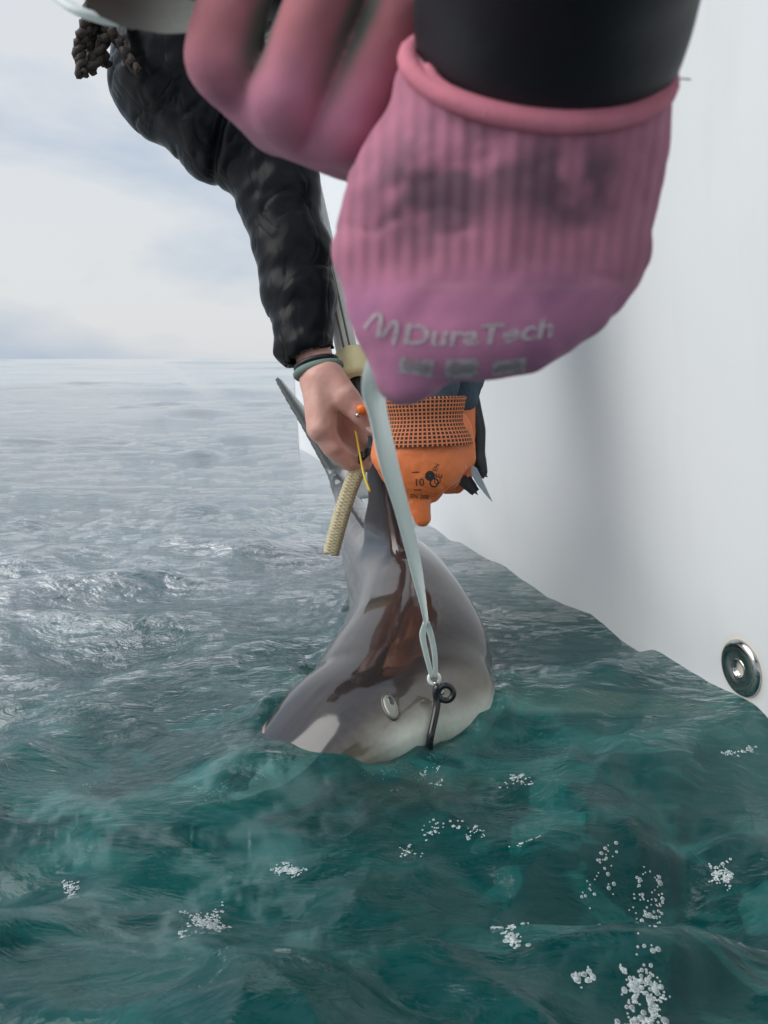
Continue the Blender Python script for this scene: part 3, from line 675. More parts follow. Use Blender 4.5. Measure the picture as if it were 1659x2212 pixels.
def armA(p): return chain(p, [l(900, 330, -.060), l(1060, 180, -.10), l(1200, -420, -.12)], [px(150), px(190), px(230)], .01)
V, Q = surfnet(armA, (-.0, -.08, -.20), (.20, .20, -.02), .004, 2); mesh_obj('sleeve', V, Q, NEOP, pA, matrix=HA.m)
EL2 = HA.m @ Vector(l(1200, -420, -.12))

# ------------------------------------------------------------------ body of a bystander who leans over the gunwale
TROU = basic('dark_trousers', (.02, .022, .028), .8, .2, 20, .2, 90, .003); FACE = basic('face_skin', (.55, .33, .25), .45, .1, 60, .1, 300, .0005, sss=.15); HAIRM = basic('dark_hair', (.012, .008, .006), .5, .4, 80, .6, 260, .002)
def torso(parent, pel, chest, neck, shL, shR, elbows, jacket, feet, hr=.012):
    A = [np.array(x, float) for x in (pel, chest, neck, shL, shR)]
    def f(p):
        d = smin(rc(p, A[0], A[1], .155, .165), rc(p, A[3], A[4], .085, .085), .08); d = smin(d, rc(p, A[1], A[2], .10, .065), .06)
        for s_, e_ in elbows: d = smin(d, rc(p, s_, e_, .078, .062), .05)
        return d
    al = np.array(A + [np.array(e) for _, e in elbows]); V, Q = surfnet(f, al.min(0) - .22, al.max(0) + .22, hr, 2)
    V += normals(V, Q) * ((fbm(V * 14, 3) - .5) * .03)[:, None]; mesh_obj('jacket', V, Q, jacket, parent)
    def g(p):
        d = None
        for s_, ft in zip((-1, 1), feet):
            hip = A[0] + np.array((.0, .09 * s_, -.02)); ft = np.array(ft); kn = (hip + ft) / 2 + np.array((-.04, 0, 0))
            e = smin(chain(p, [hip, kn, ft + (0, 0, .08)], [.105, .075, .05], .03), rc(p, ft + np.array((0, 0, .045)), ft + np.array((-.16, 0, .04)), .045, .04), .03); d = e if d is None else smin(d, e, .03)
        return d
    al = np.array([A[0]] + [np.array(x) for x in feet]); V, Q = surfnet(g, al.min(0) - .26, al.max(0) + .22, .016, 2); mesh_obj('trousers', V, Q, TROU, parent)
def head_of(parent, c, look, top, hair=True):
    Z = Vector(top).normalized(); Y = Vector(look).normalized(); X = Y.cross(Z).normalized(); Y = Z.cross(X)
    M = Matrix.Translation(Vector(c)) @ Matrix(((X.x, Y.x, Z.x), (X.y, Y.y, Z.y), (X.z, Y.z, Z.z))).to_4x4()
    def f(p):
        d = smin(ell(p, (0, -.01, .03), (.074, .092, .09)), ell(p, (0, .025, -.05), (.054, .062, .066)), .04)
        d = smin(d, rc(p, (0, .085, .012), (0, .106, -.022), .009, .014), .012)
        d = smin(d, rc(p, (-.02, .078, -.062), (.02, .078, -.062), .008, .008), .010)
        for s_ in (-1, 1):
            d = smin(d, ell(p, (.076 * s_, -.008, -.005), (.010, .022, .032)), .008); d = np.maximum(d, -ell(p, (.031 * s_, .098, .012), (.017, .014, .010)))
            d = smin(d, ell(p, (.031 * s_, .080, .012), (.012, .012, .011)), .003)
        return smin(d, rc(p, (0, -.02, -.06), (0, -.045, -.17), .05, .055), .03)
    V, Q = surfnet(f, (-.10, -.13, -.21), (.10, .14, .14), .005, 1); hd = mesh_obj('head', V, Q, FACE, parent, matrix=M)
    def g(p):
        d = ell(p, (0, -.018, .042), (.085, .100, .092)); return np.maximum(d, -ell(p, (0, .095, -.03), (.075, .075, .085)))
    V, Q = surfnet(g, (-.11, -.14, -.08), (.11, .12, .16), .006, 1); V += normals(V, Q) * ((fbm(V * 70, 3) - .5) * .012)[:, None]; mesh_obj('hair', V, Q, HAIRM, hd, matrix=M)
    return M
# near person, out of the picture to the right and behind
shR_, shL_ = (.26, -.46, .98), (.40, -.12, 1.02)
torso(pA, (.92, -.55, 1.18), (.46, -.38, 1.10), (.24, -.32, 1.14), shL_, shR_, [(np.array(shR_), np.array(EL)), (np.array(shL_), np.array(EL2))], NEOP, [(1.35, -.42, .43), (1.30, -.18, .43)])
head_of(pA, (.10, -.30, 1.20), (-.5, .55, -.7), (-.75, .1, .6))

# ------------------------------------------------------------------ person in the wet black jacket, bare hand on the fin
JACK, t, b = mat('wet_black_jacket'); v = coords(t)
n = noise(t, v, 26, 5); sp = noise(t, v, 230, 3, .6)
c = mixc(t, n, (.004, .0042, .0055), (.009, .0095, .011)); c = mixc(t, ramp(t, sp, [(.74, (0, 0, 0)), (.80, (.5, .5, .5))]), c, (.05, .05, .05))
t.links.new(c, b.inputs['Base Color']); b.inputs['Roughness'].default_value = .33; b.inputs['Specular IOR Level'].default_value = .16
w1 = math_(t, 'ABSOLUTE', math_(t, 'SUBTRACT', noise(t, coords(t, (1, .45, 1)), 15, 2, .5, .8), .5)); w2_ = ramp(t, w1, [(0, (0, 0, 0)), (.06, (1, 1, 1))]); bq = bump(t, None, w2_, .22, .004); bump(t, b, noise(t, v, 300, 3), .15, .0008, bq)
SB = Frame(560, 400, 1.40); l = SB.L; px = SB.px
arm_up = [(375, 50, .02), (385, 165, .01), (478, 268, .0), (575, 330, .0)]; arm_ur = [134, 138, 120, 104]
arm_lo = [(578, 330, .0), (608, 440, .005), (632, 540, .012), (648, 640, .026), (660, 700, .042)]; arm_lr = [98, 86, 82, 74, 61]
def sleeveB(p):
    d = smin(chain(p, [l(*q) for q in arm_up], [px(r) for r in arm_ur], .02), chain(p, [l(*q) for q in arm_lo], [px(r) for r in arm_lr], .015), .012)
    cuff = rc(p, l(650, 712, .044), l(656, 742, .050), px(58), px(62)); d = smin(d, cuff, .008)
    d = smin(d, rc(p, l(640, 728, .05), l(600, 760, .06), px(30), px(8)), .012)          # cuff tab
    return np.maximum(d, -rc(p, l(668, 768, .050), l(690, 840, .054), px(48), px(60)))      # open cuff
V, Q = surfnet(sleeveB, l(130, 860, -.13), l(840, -90, .16), .004, 2)
# folds: sharp ridges that wrap round the arm, bunched at the elbow
N_ = normals(V, Q); us, vs = rel_of(SB, V)
f1 = fbm(np.stack([us / 110 + vs / 190, vs / 85 - us / 130, V[:, 2] * 7], 1), 2); rid = 1 - np.abs(f1 - .5) * 4
f2 = fbm(np.stack([us / 52 - vs / 120, vs / 44 + us / 70, V[:, 2] * 12 + 3], 1), 2)
amp = .010 + .006 * np.exp(-((vs - 370) / 70) ** 2)
crease = np.exp(-((us - 480 - (365 - vs) * .42) / 9) ** 2) * sstep(420, 350, vs) * sstep(200, 280, vs)
f3 = fbm(np.stack([us / 130 + vs / 95, vs / 150 - us / 120, V[:, 2] * 6 + 8], 1), 2); vall = np.exp(-np.abs(f3 - .5) / .028) * sstep(.3, .7, f2)
V = V + N_ * (-.0065 * vall + amp * (f1 - .5) * 1.3 + (f2 - .5) * .009 - crease * .014)[:, None]
pB = empty('person', (.72, 1.95, .43)); tag(pB, 'person in a wet black rain jacket bending down to grip the fin bare handed', 'person')
sl = mesh_obj('sleeve', V, Q, JACK, pB, matrix=SB.m); sl['label'] = 'wet black creased rain jacket sleeve'
shB = np.array(SB.m @ Vector(l(375, 50, .0)))
torso(pB, (.34, 1.80, 1.22), (-.16, 1.66, 1.20), (-.40, 1.62, 1.20), tuple(shB + np.array((.04, .03, .03))), (-.22, 1.90, 1.20), [(np.array((-.22, 1.90, 1.20)), np.array((.05, 1.95, .98)))], JACK, [(.72, 2.05, .43), (.78, 1.82, .43)])
HM = head_of(pB, (-.60, 1.62, 1.22), (-.35, -.15, -.9), (-.9, 0, .25))
# wet plaited locks hanging from the head
DRD = basic('wet_brown_hair', (.030, .018, .012), .55, .5, 140, .8, 330, .003)
for (a, b_, c_, d_, dep) in (((215, -120), (190, 40), (172, 100), (178, 165), 1.23), ((235, -120), (205, 40), (196, 90), (203, 150), 1.25), ((250, -120), (225, 30), (215, 80), (228, 140), 1.27), ((262, -120), (232, 30), (262, 100), (300, 158), 1.24), ((225, -120), (212, 20), (186, 70), (190, 128), 1.28), ((240, -120), (222, 20), (232, 70), (196, 158), 1.24)):
    C = catmull([P(*a, dep + .1), P(*b_, dep), P(*c_, dep), P(*d_, dep)], 46); s = np.linspace(0, 46, 46)
    rad = .0066 * (1 + .22 * np.sin(s * 1.15) + .12 * rng.rand(46)); rad[-1] = .003; C = C + rng.normal(0, .0012, C.shape)
    strands = []
    T_, N2, B2 = pframes(C)
    for k in range(2):
        ph = s * .62 + k * math.pi; strands.append(tube(C + (N2 * np.cos(ph)[:, None] + B2 * np.sin(ph)[:, None]) * .0040, rad * .82, 7))
    V, F = join(strands); mesh_obj('hair_lock', V, F, DRD, pB)
# bare hand
HS = basic('hand_skin', (.64, .37, .30), .42, .10, 90, .25, 420, .0006, sss=.12)
_t = HS.node_tree; _b = _t.nodes['Principled BSDF']; _v = coords(_t)
_t.links.new(mixc(_t, noise(_t, _v, 26, 4), (.70, .42, .34), (.56, .25, .20)), _b.inputs['Base Color'])
SH = Frame(715, 890, 1.345); l = SH.L; px = SH.px
FG = [((694 + 3 * k, 925 - 5 * k, .030 - .019 * k), (718 + 3 * k, 966 - 5 * k, .022 - .019 * k), (752 + 3 * k, 996 - 6 * k, .008 - .019 * k), (786 + 3 * k, 1004 - 7 * k, -.012 - .017 * k), 23 - k) for k in range(4)]
def handC(p):
    d = chain(p, [l(652, 640, -.030), l(668, 730, -.008), l(690, 815, .010)], [px(36), px(38), px(42)], 0, .85)
    for (a, b_, c_, e_, r) in FG: d = smin(d, rc(p, l(690, 822, .010 + (a[2] * .5)), l(*a), px(34), px(31)), .012)
    for q, (a, b_, c_, e_, r) in enumerate(FG): d = smin(d, chain(p, [l(*a), l(*b_), l(*c_), l(*e_)], [px(r * 1.15), px(r), px(r * .92), px(r * .78)]), .0045)
    d = smin(d, chain(p, [l(712, 850, -.010), l(752, 905, -.026), l(772, 950, -.040)], [px(34), px(30), px(24)]), .010)
    d = smin(d, ell(p, l(690, 926, .040), (.013, .012, .011)), .008); d = smin(d, ell(p, l(722, 968, .030), (.011, .009, .010)), .006)
    for q in range(3): d = smin(d, rc(p, l(686 - q * 4, 830, .044 - q * .014), l(692 - q * 3, 915, .047 - q * .018), .0035, .0045), .009)
    th = chain(p, [l(704, 815, .022), l(744, 858, .034), l(778, 894, .034), l(803, 926, .026)], [px(40), px(30), px(22.5), px(17)], .004)
    d = smin(d, th, .010)
    return d
V, Q = surfnet(handC, l(600, 1050, -.085), l(850, 600, .085), .0028, 2); n_ = normals(V, Q); uu, vv = rel_of(SH, V)
V += n_ * ((fbm(V * 90, 3) - .5) * .0022)[:, None]
mesh_obj('bare_hand', V, Q, HS, pB, matrix=SH.m)
nail = basic('thumb_nail', (.70, .45, .38), .25); 
V, F = ellipsoid(px(11), px(15), .0012); TN = Matrix.Translation(Vector(l(801, 922, .0395))) @ Matrix.Rotation(R(38), 4, 'Z'); mesh_obj('thumb_nail', V, F, nail, pB, matrix=SH.m @ TN)
# bracelet, watch strap and orange ring
BRC = basic('sage_green_cord', (.16, .22, .185), .8, .2, 150, .4, 500, .001); ORG = basic('orange_bead', (.75, .16, .02), .3, .15)
def ring_at(frm, c, n, r, rt, name, m, parent, sq=.8, seg=40):
    n = np.asarray(n, float); n /= np.linalg.norm(n); x = np.cross(n, (0, 0, 1.0)); x /= np.linalg.norm(x); y = np.cross(n, x)
    C = np.array([c + x * r * math.cos(a_) + y * r * sq * math.sin(a_) for a_ in np.linspace(0, 2 * math.pi, seg + 1)]); V, F = tube(C, rt, 9, False); return mesh_obj(name, V, F, m, parent, matrix=frm.m)
ring_at(SH, l(688, 800, .012), l(700, 850, .018) - l(680, 770, .008), px(47), px(9), 'bracelet', BRC, pB, .82)
ring_at(SH, l(683, 786, .012), l(700, 850, .018) - l(680, 770, .008), px(44), px(6), 'watch_strap', BLACK, pB, .82)
V, F = ellipsoid(px(15), px(12), .008); o = mesh_obj('ring_bead', V, F, ORG, pB, matrix=SH.m @ Matrix.Translation(Vector(l(784, 884, .056))))
V, F = ellipsoid(px(6), px(5), .004); mesh_obj('ring_stone', V, F, STEEL, pB, matrix=SH.m @ Matrix.Translation(Vector(l(773, 897, .058))))

# ------------------------------------------------------------------ person with orange dipped gloves
ORNG = basic('orange_latex', (.74, .185, .050), .42, .10, 40, .25, 260, .0012); INK = basic('black_print', (.03, .025, .025), .7, .2)
KNIT, t, b = mat('orange_black_knit'); v = coords(t); ua_ = attr(t, 'cu').outputs['Fac']; va_ = attr(t, 'cv').outputs['Fac']
s1 = math_(t, 'GREATER_THAN', math_(t, 'SINE', math_(t, 'MULTIPLY', ua_, 2 * math.pi)), -.45); s2 = math_(t, 'GREATER_THAN', math_(t, 'SINE', math_(t, 'MULTIPLY', va_, 2 * math.pi)), -.45)
t.links.new(mixc(t, math_(t, 'MULTIPLY', s1, s2), mixc(t, noise(t, v, 300, 3), (.48, .13, .05), (.66, .22, .09)), (.020, .014, .012)), b.inputs['Base Color']); b.inputs['Roughness'].default_value = .85
bump(t, b, math_(t, 'MULTIPLY', s1, s2), -.7, .0012)
pC = empty('person', (1.10, 1.15, .43)); tag(pC, 'person in orange rubber dipped gloves holding the far side of the fin', 'person')
def orange_glove(fr, hand, cuff, back_dark, first):
    l, px = fr.L, fr.px
    V, Q = surfnet(hand, *hand.box, .0026, 2); _fo = fbm(np.stack([V[:, 0] * 28, V[:, 1] * 46 + V[:, 0] * 20, V[:, 2] * 30], 1), 3); V += normals(V, Q) * ((fbm(V * 50, 3) - .5) * .004 - .0013 * np.exp(-np.abs(_fo - .52) / .045))[:, None]
    g = mesh_obj('orange_glove', V, Q, ORNG, pC, matrix=fr.m); return g, BVHTree.FromPolygons([Vector(q) for q in V], Q.tolist())
OG = Frame(915, 980, 1.19); l = OG.L; px = OG.px
def h1(p):
    d = rc(p, l(922, 915, .0), l(912, 985, .004), px(78), px(92), .6)
    kn = [(856, 1000, .0), (890, 1030, .006), (930, 1028, .006), (972, 1000, .0)]
    for a in kn: d = smin(d, rc(p, l(915, 950, .0), l(*a), px(56), px(38), .85), .007)
    fg = [((856, 1000, -.004), (870, 1060, -.012), (898, 1070, -.045), 30), ((890, 1030, .002), (905, 1085, -.004), (912, 1118, -.006), 26), ((935, 1030, .002), (930, 1058, -.015), (915, 1050, -.05), 30), ((972, 1000, -.002), (968, 1030, -.02), (940, 1020, -.055), 30)]
    for a, b_, c_, r in fg: d = smin(d, chain(p, [l(*a), l(*b_), l(*c_)], [px(r * 1.1), px(r), px(r * .8)]), .005)
    d = smin(d, chain(p, [l(985, 930, -.004), l(1000, 985, -.012), l(975, 1020, -.04)], [px(36), px(28), px(22)]), .010)
    d = smin(d, chain(p, [l(840, 945, -.004), l(826, 985, -.006), l(840, 1020, -.02)], [px(34), px(26), px(22)]), .010)
    return np.maximum(d, -(p[:, 1] * -1 + l(915, 925)[1]) * -1 if False else d)
h1.box = (l(760, 1180, -.08), l(1070, 880, .075)); g1, G1B = orange_glove(OG, h1, None, None, True)
g1['label'] = 'orange latex dipped glove with black printed marks'
def knit_cuff(fr, top, bot, rt, rb, sq, parent, flare=.0):
    l, px = fr.L, fr.px; n, m = 64, 26; A = np.array(l(*top)); B = np.array(l(*bot)); V = []; cu = []; cv = []
    ax = (A - B) / np.linalg.norm(A - B); X = np.array((1.0, 0, 0)); X -= ax * (X @ ax); X /= np.linalg.norm(X); Y = np.cross(ax, X)
    for j in range(m):
        s = j / (m - 1); c = B + (A - B) * s; r = px(rb + (rt - rb) * s) * (1 + .03 * math.sin(s * 9)) * (1 - .10 * math.sin(math.pi * s))
        if s > .93: r *= 1 + .04 * math.sin((s - .93) / .07 * math.pi)
        for i in range(n + 1):
            a_ = 2 * math.pi * i / n; V.append(c + X * r * math.cos(a_) + Y * r * sq * math.sin(a_)); cu.append(i / n * 62); cv.append(s * 12.5)
    # turned-in lip
    W_ = n + 1
    for jj, (ds, rf) in enumerate(((-.02, .93), (-.10, .88), (-.3, .86))):
        c = B + (A - B) * (1 + ds); r = px(rt) * rf
        for i in range(n + 1):
            a_ = 2 * math.pi * i / n; V.append(c + X * r * math.cos(a_) + Y * r * sq * math.sin(a_)); cu.append(i / n * 46); cv.append(9.75)
    F = [(j * W_ + i, j * W_ + i + 1, (j + 1) * W_ + i + 1, (j + 1) * W_ + i) for j in range(m + 2) for i in range(n)]
    return mesh_obj('knit_cuff', np.array(V), F, KNIT, parent, matrix=fr.m, attrs={'cu': cu, 'cv': cv})
knit_cuff(OG, (915, 858, .012), (918, 962, .004), 88, 104, .62, g1)
# printed marks on the back of that glove
def mark(V, F, u, v_, ang, name='printed_mark'):
    V = along(V, u, v_, ang, 0, OG); mesh_obj(name, press(V, G1B, .12, .0004), F, INK, g1, matrix=OG.m)
V, F = text_mesh('CE', px(20)); mark(V, F, 946, 1050, 75)
V, F = text_mesh('EN', px(13)); mark(V, F, 940, 1022, 70)
V, F = text_mesh('10', px(22)); mark(V, F, 893, 1052, 5)
V, F = text_mesh('EN 388', px(13)); mark(V, F, 885, 1076, -4)
V, F = lathe([(px(1), 0), (px(11), 0)], 8); mark(V, F, 926, 1030, 20, 'printed_square'); V, F = lathe([(px(7), 0), (px(10), 0)], 16); mark(V, F, 935, 1044, 0, 'printed_ring')
V, F = grid_rect(px(16), px(2), 6, 1); mark(V, F, 888, 1024, 3, 'printed_line'); mark(V.copy(), F, 893, 1060, 0, 'printed_line')
# the other orange glove, half hidden behind
O2 = Frame(1000, 940, 1.27); l = O2.L; px = O2.px
def h2(p):
    d = rc(p, l(992, 850, .0), l(985, 980, .0), px(36), px(42), .8); d = smin(d, chain(p, [l(990, 975, .0), l(1000, 1030, -.005), l(985, 1050, -.03)], [px(32), px(22), px(18)]), .01)
    d = smin(d, chain(p, [l(970, 975, -.01), l(975, 1030, -.015), l(965, 1050, -.04)], [px(32), px(22), px(18)]), .01); return d
h2.box = (l(880, 1110, -.07), l(1080, 780, .07)); g2, _ = orange_glove(O2, h2, None, None, False)
knit_cuff(O2, (990, 815, .0), (992, 862, .0), 34, 38, .8, g2)
def dk(p): return smin(chain(p, [l(1012, 850, -.012), l(1030, 930, -.014), l(1032, 1010, -.014)], [px(22), px(20), px(16)]), rc(p, l(1032, 1000, -.01), l(1040, 1020, -.01), px(18), px(14)), .008)
V, Q = surfnet(dk, l(950, 1070, -.07), l(1090, 800, .05), .003, 2); mesh_obj('glove_back', V, Q, BLACK, g2, matrix=O2.m)
# arms of that person, going up over the gunwale
w1_ = OG.m @ Vector(OG.L(918, 900, .006)); w2_ = O2.m @ Vector(O2.L(992, 860, 0)); e1 = Vector((.17, 1.36, .82)); e2 = Vector((.24, 1.46, .84))
BLUE = basic('blue_grey_fleece', (.05, .075, .10), .9, .3, 60, .5, 200, .003)
for w_, e_, r0_ in ((w1_, e1, .036), (w2_, e2, .030)):
    def fa(p): return chain(p, [np.array(w_), np.array(w_.lerp(e_, .25)), np.array(e_)], [r0_, r0_ + .004, .046], .01)
    al = np.array([w_, e_]); V, Q = surfnet(fa, al.min(0) - .08, al.max(0) + .08, .005, 2); V += normals(V, Q) * ((fbm(V * 40, 3) - .5) * .008)[:, None]; mesh_obj('sleeve', V, Q, BLUE, pC)
torso(pC, (1.05, 1.25, 1.25), (.62, 1.22, 1.26), (.42, 1.20, 1.34), (.48, 1.05, 1.18), (.50, 1.42, 1.18), [(np.array((.48, 1.05, 1.18)), np.array(e1)), (np.array((.50, 1.42, 1.18)), np.array(e2))], BLUE, [(1.12, 1.05, .43), (1.10, 1.35, .43)])
head_of(pC, (.34, 1.2, 1.46), (-.8, 0, -.6), (-.4, 0, .9))

# ------------------------------------------------------------------ leader, hook, knife, pole, ropes
LEAD = basic('white_webbing', (.90, .93, .91), .6, .04, 60)
hk = SBVH.ray_cast(CO, ray(938, 1490)); hd_ = (hk[0] - CO).dot(CF) - .012
way = [(835, 760, .262, 20), (812, 830, .30, 30), (818, 900, .36, 40), (840, 1000, .45, 10), (868, 1100, .55, 0), (893, 1200, .65, 10), (912, 1290, .76, 48), (922, 1350, .84, 66)]
C = catmull([P(a, b_, d_) for a, b_, d_, _ in way], 60); tw = catmull([(q[3], 0, 0) for q in way], 60)[:, 0]
T_ = np.gradient(C, axis=0); T_ /= np.linalg.norm(T_, axis=1, keepdims=True); side = np.cross(T_, np.array(CF)); side /= np.linalg.norm(side, axis=1, keepdims=True); nn = np.cross(side, T_)
wdir = side * np.cos(np.radians(tw))[:, None] + nn * np.sin(np.radians(tw))[:, None]; td = np.cross(wdir, T_)
_t = LEAD.node_tree; _b = _t.nodes['Principled BSDF']; _tl = _t.nodes.new('ShaderNodeBsdfTranslucent'); _tl.inputs['Color'].default_value = (.92, .95, .93, 1); _mx = _t.nodes.new('ShaderNodeMixShader'); _mx.inputs[0].default_value = .35
_t.links.new(_b.outputs[0], _mx.inputs[1]); _t.links.new(_tl.outputs[0], _mx.inputs[2]); _t.links.new(_mx.outputs[0], _t.nodes['Material Output'].inputs['Surface'])
hw = .0050; th_ = .0007; sec = [(-1, -1), (0, -1.3), (1, -1), (1, 1), (0, 1.3), (-1, 1)]
V = np.stack([C + wdir * (hw * a_) + td * (th_ * b_) for a_, b_ in sec], 1).reshape(-1, 3); F = [(i * 6 + j, i * 6 + (j + 1) % 6, (i + 1) * 6 + (j + 1) % 6, (i + 1) * 6 + j) for i in range(59) for j in range(6)] + [(0, 1, 2, 3, 4, 5), tuple(59 * 6 + j for j in (5, 4, 3, 2, 1, 0))]
lead = empty('leader_strap', C[-1]); tag(lead, 'white flat webbing leader running from the pink glove to the hook', 'strap')
mesh_obj('webbing', V, F, LEAD, lead)
for s_ in (-1, 1):                                                      # the strap ends in a loop of two strands
    C2 = catmull([C[-2], P(922 + s_ * 9, 1372, .86), P(930 + s_ * 9, 1415, .90), P(937 + s_ * 4, 1462, hd_ - .004)], 20); V, F = tube(C2, np.linspace(.0036, .0026, 20), 8, ry=np.linspace(.0012, .0016, 20)); mesh_obj('loop_strand', V, F, LEAD, lead)
# upper run of the leader, from the other glove to the top left
Cu = catmull([P(60, -60, .30), P(120, -10, .29), P(180, 28, .28), P(262, 44, .290), P(330, 10, .300)], 30); V, F = tube(Cu, .0034, 10, ry=.0016); mesh_obj('leader_tail', V, F, LEAD, lead)
RINGM = basic('white_crimp', (.72, .74, .70), .3, .1)
cM = P(938, 1466, hd_ - .006)
def torus(c, nx, ny, r1_, r2_, a0=0, a1=360, n=36, seg=10): return tube(np.array([c + nx * (r1_ * math.cos(R(a_))) + ny * (r1_ * math.sin(R(a_))) for a_ in np.linspace(a0, a1, n)], float).reshape(-1, 3), r2_, seg, a1 - a0 < 360)
V, F = torus(cM, CR, CU, .0062, .0024); mesh_obj('crimp_ring', V, F, RINGM, lead)
V, F = tube(catmull([P(941, 1472, hd_ - .006), P(945, 1486, hd_ - .006), P(955, 1500, hd_ - .006)], 10), .0042, 10); mesh_obj('swivel', V, F, STEEL, lead)
HOOKM = basic('black_hook_steel', (.006, .006, .007), .25, .2, metallic=0, coat=.5)
hook = empty('fishing_hook', P(932, 1590, hd_)); tag(hook, 'thick black circle hook lodged in the jaw at the end of the white leader', 'hook')
zf = hd_ - .012
def hz(u, v_, off=.006):
    h_ = SBVH.ray_cast(CO, ray(u, v_)); return min(zf, (h_[0] - CO).dot(CF) - off) if h_[0] is not None else zf
V, F = torus(P(963, 1497, zf), CR, CU, .0088, .0036, 0, 360); mesh_obj('hook_eye', V, F, HOOKM, hook)
sh = catmull([P(950, 1480, zf), P(942, 1492, zf), P(944, 1520, hz(944, 1520)), P(938, 1555, hz(938, 1555)), P(930, 1592, hz(930, 1592)), P(930, 1622, hz(930, 1592) + .006), P(946, 1645, hz(930, 1592) + .02), P(966, 1632, hz(930, 1592) + .035), P(966, 1606, hz(930, 1592) + .05)], 50)
rad = np.interp(np.linspace(0, 1, 50), [0, .05, .6, .9, 1], [.0030, .0044, .0042, .0036, .0005]); V, F = tube(sh, rad, 12); mesh_obj('hook_shank', V, F, HOOKM, hook)
# knife in the far glove
KB = basic('grey_blade', (.30, .33, .33), .25, .15, metallic=.85)
kn = empty('knife', P(1010, 1020, 1.24)); tag(kn, 'grey blade knife with black handle under the orange gloves against the hull', 'knife')
def flat(poly, d_, th, name, m, parent):
    bot = [P(u, v_, d_ + th) for u, v_ in poly]; top = [P(u, v_, d_) for u, v_ in poly]; n = len(poly); V = [tuple(x) for x in bot + top]; F = [tuple(range(n)), tuple(range(2 * n - 1, n - 1, -1))] + [(i, n + i, n + (i + 1) % n, (i + 1) % n) for i in range(n)]
    o = mesh_obj(name, V, F, m, parent, smooth=False); bm = bmesh.new(); bm.from_mesh(o.data); bmesh.ops.bevel(bm, geom=bm.edges[:], offset=th * .3, segments=2, affect='EDGES'); bm.to_mesh(o.data); bm.free(); return o
flat([(1018, 1005), (1030, 1010), (1044, 1040), (1065, 1086), (1048, 1068), (1030, 1045), (1018, 1025)], 1.225, .004, 'blade', KB, kn)
flat([(985, 1040), (1012, 1022), (1032, 1050), (1038, 1064), (1026, 1074), (1008, 1062)], 1.245, .016, 'handle', BLACK, kn)
flat([(1030, 1014), (1046, 1012), (1056, 1024), (1050, 1036), (1036, 1032)], 1.245, .012, 'finger_guard', BLACK, kn)
# tagging pole with foam collar
POLE, t, b = mat('white_pole'); sx = nd(t, 'ShaderNodeSeparateXYZ'); t.links.new(coords(t), sx.inputs[0])
t.links.new(mixc(t, noise(t, coords(t), 30, 4), (.80, .80, .76), (.88, .88, .85)), b.inputs['Base Color']); b.inputs['Roughness'].default_value = .35
BRASS = basic('dull_brass', (.30, .22, .10), .35, .25, 60, metallic=.6); FOAM = basic('yellow_foam', (.95, .80, .44), .8, .12, 90, .5, 260, .002); DGRIP = basic('dark_brown_grip', (.018, .013, .012), .4, .3)
p0, p1 = P(752, 770, 1.40), P(624, 180, 1.56); pole = empty('tagging_pole', p0); tag(pole, 'slim white pole with brass rods and a yellow foam collar above the fin', 'pole')
ax = (p1 - p0).normalized(); V, F = tube(np.array([p0 + (p1 - p0) * s_ for s_ in np.linspace(0, 1, 12)]), .0180, 16); mesh_obj('shaft', V, F, POLE, pole)
for off in (-.004, .006):
    o_ = CR * off - CF * .0176; V, F = tube(np.array([p0 + o_ + (p1 - p0) * s_ for s_ in np.linspace(0, 1, 6)]), .0018, 8); mesh_obj('brass_rod', V, F, BRASS, pole)
V, F = lathe([(.010, .052), (.024, .052), (.0275, .048), (.0285, .03), (.0275, .010), (.0255, .002), (.012, 0)], 28); mesh_obj('foam_collar', V, F, FOAM, pole, matrix=Matrix.Translation(P(770, 820, 1.395)) @ zrot(ax))
V, F = lathe([(.0001, .03), (.0150, .03), (.0165, .02), (.0150, -.050), (.0120, -.062), (.0001, -.062)], 20); mesh_obj('pole_grip', V, F, DGRIP, pole, matrix=Matrix.Translation(P(776, 835, 1.40)) @ zrot(ax))
# tail rope with lashing, yellow streamer
ROPE = basic('tan_rope', (.44, .36, .20), .85, .3, 120, .7, 380, .002); ROPE2 = basic('pale_rope_marl', (.58, .52, .36), .85, .3, 120, .7, 380, .002)
rp_ = empty('braided_rope', P(712, 1205, 1.34)); tag(rp_, 'thick tan braided rope end hanging beside the fin', 'rope')
C = catmull([P(792, 985, 1.365), P(775, 1012, 1.35), P(756, 1055, 1.34), P(738, 1110, 1.335), P(724, 1160, 1.335), P(712, 1208, 1.34)], 90); T_, N2, B2 = pframes(C); s = np.linspace(0, 1, 90)
C = catmull(C[::6], 150); T_, N2, B2 = pframes(C); s = np.linspace(0, 1, 150)
for k in range(10):
    sg = 1 if k % 2 else -1; ph = sg * s * 46 + (k // 2) * 2 * math.pi / 5; rr2 = .0100 + .0009 * np.sin(ph * 5)
    V, F = tube(C + (N2 * np.cos(ph)[:, None] + B2 * np.sin(ph)[:, None]) * rr2[:, None], .0030, 6); mesh_obj('rope_strand', V, F, ROPE if sg > 0 else ROPE2, rp_)
V, F = tube(C, .0100, 10); mesh_obj('rope_core', V, F, ROPE, rp_)
lash = empty('black_cord', P(788, 990, 1.34)); tag(lash, 'black cord tied round the rope and the fin under the bare hand', 'cord')
for k in range(3):
    V, F = tube(catmull([P(772, 1008 - k * 7, 1.352), P(782, 992 - k * 6, 1.325), P(797, 980 - k * 5, 1.33), P(812, 978 - k * 5, 1.37), P(800, 990 - k * 5, 1.42)], 20), .0032, 8); mesh_obj('cord_turn', V, F, BLACK, lash)
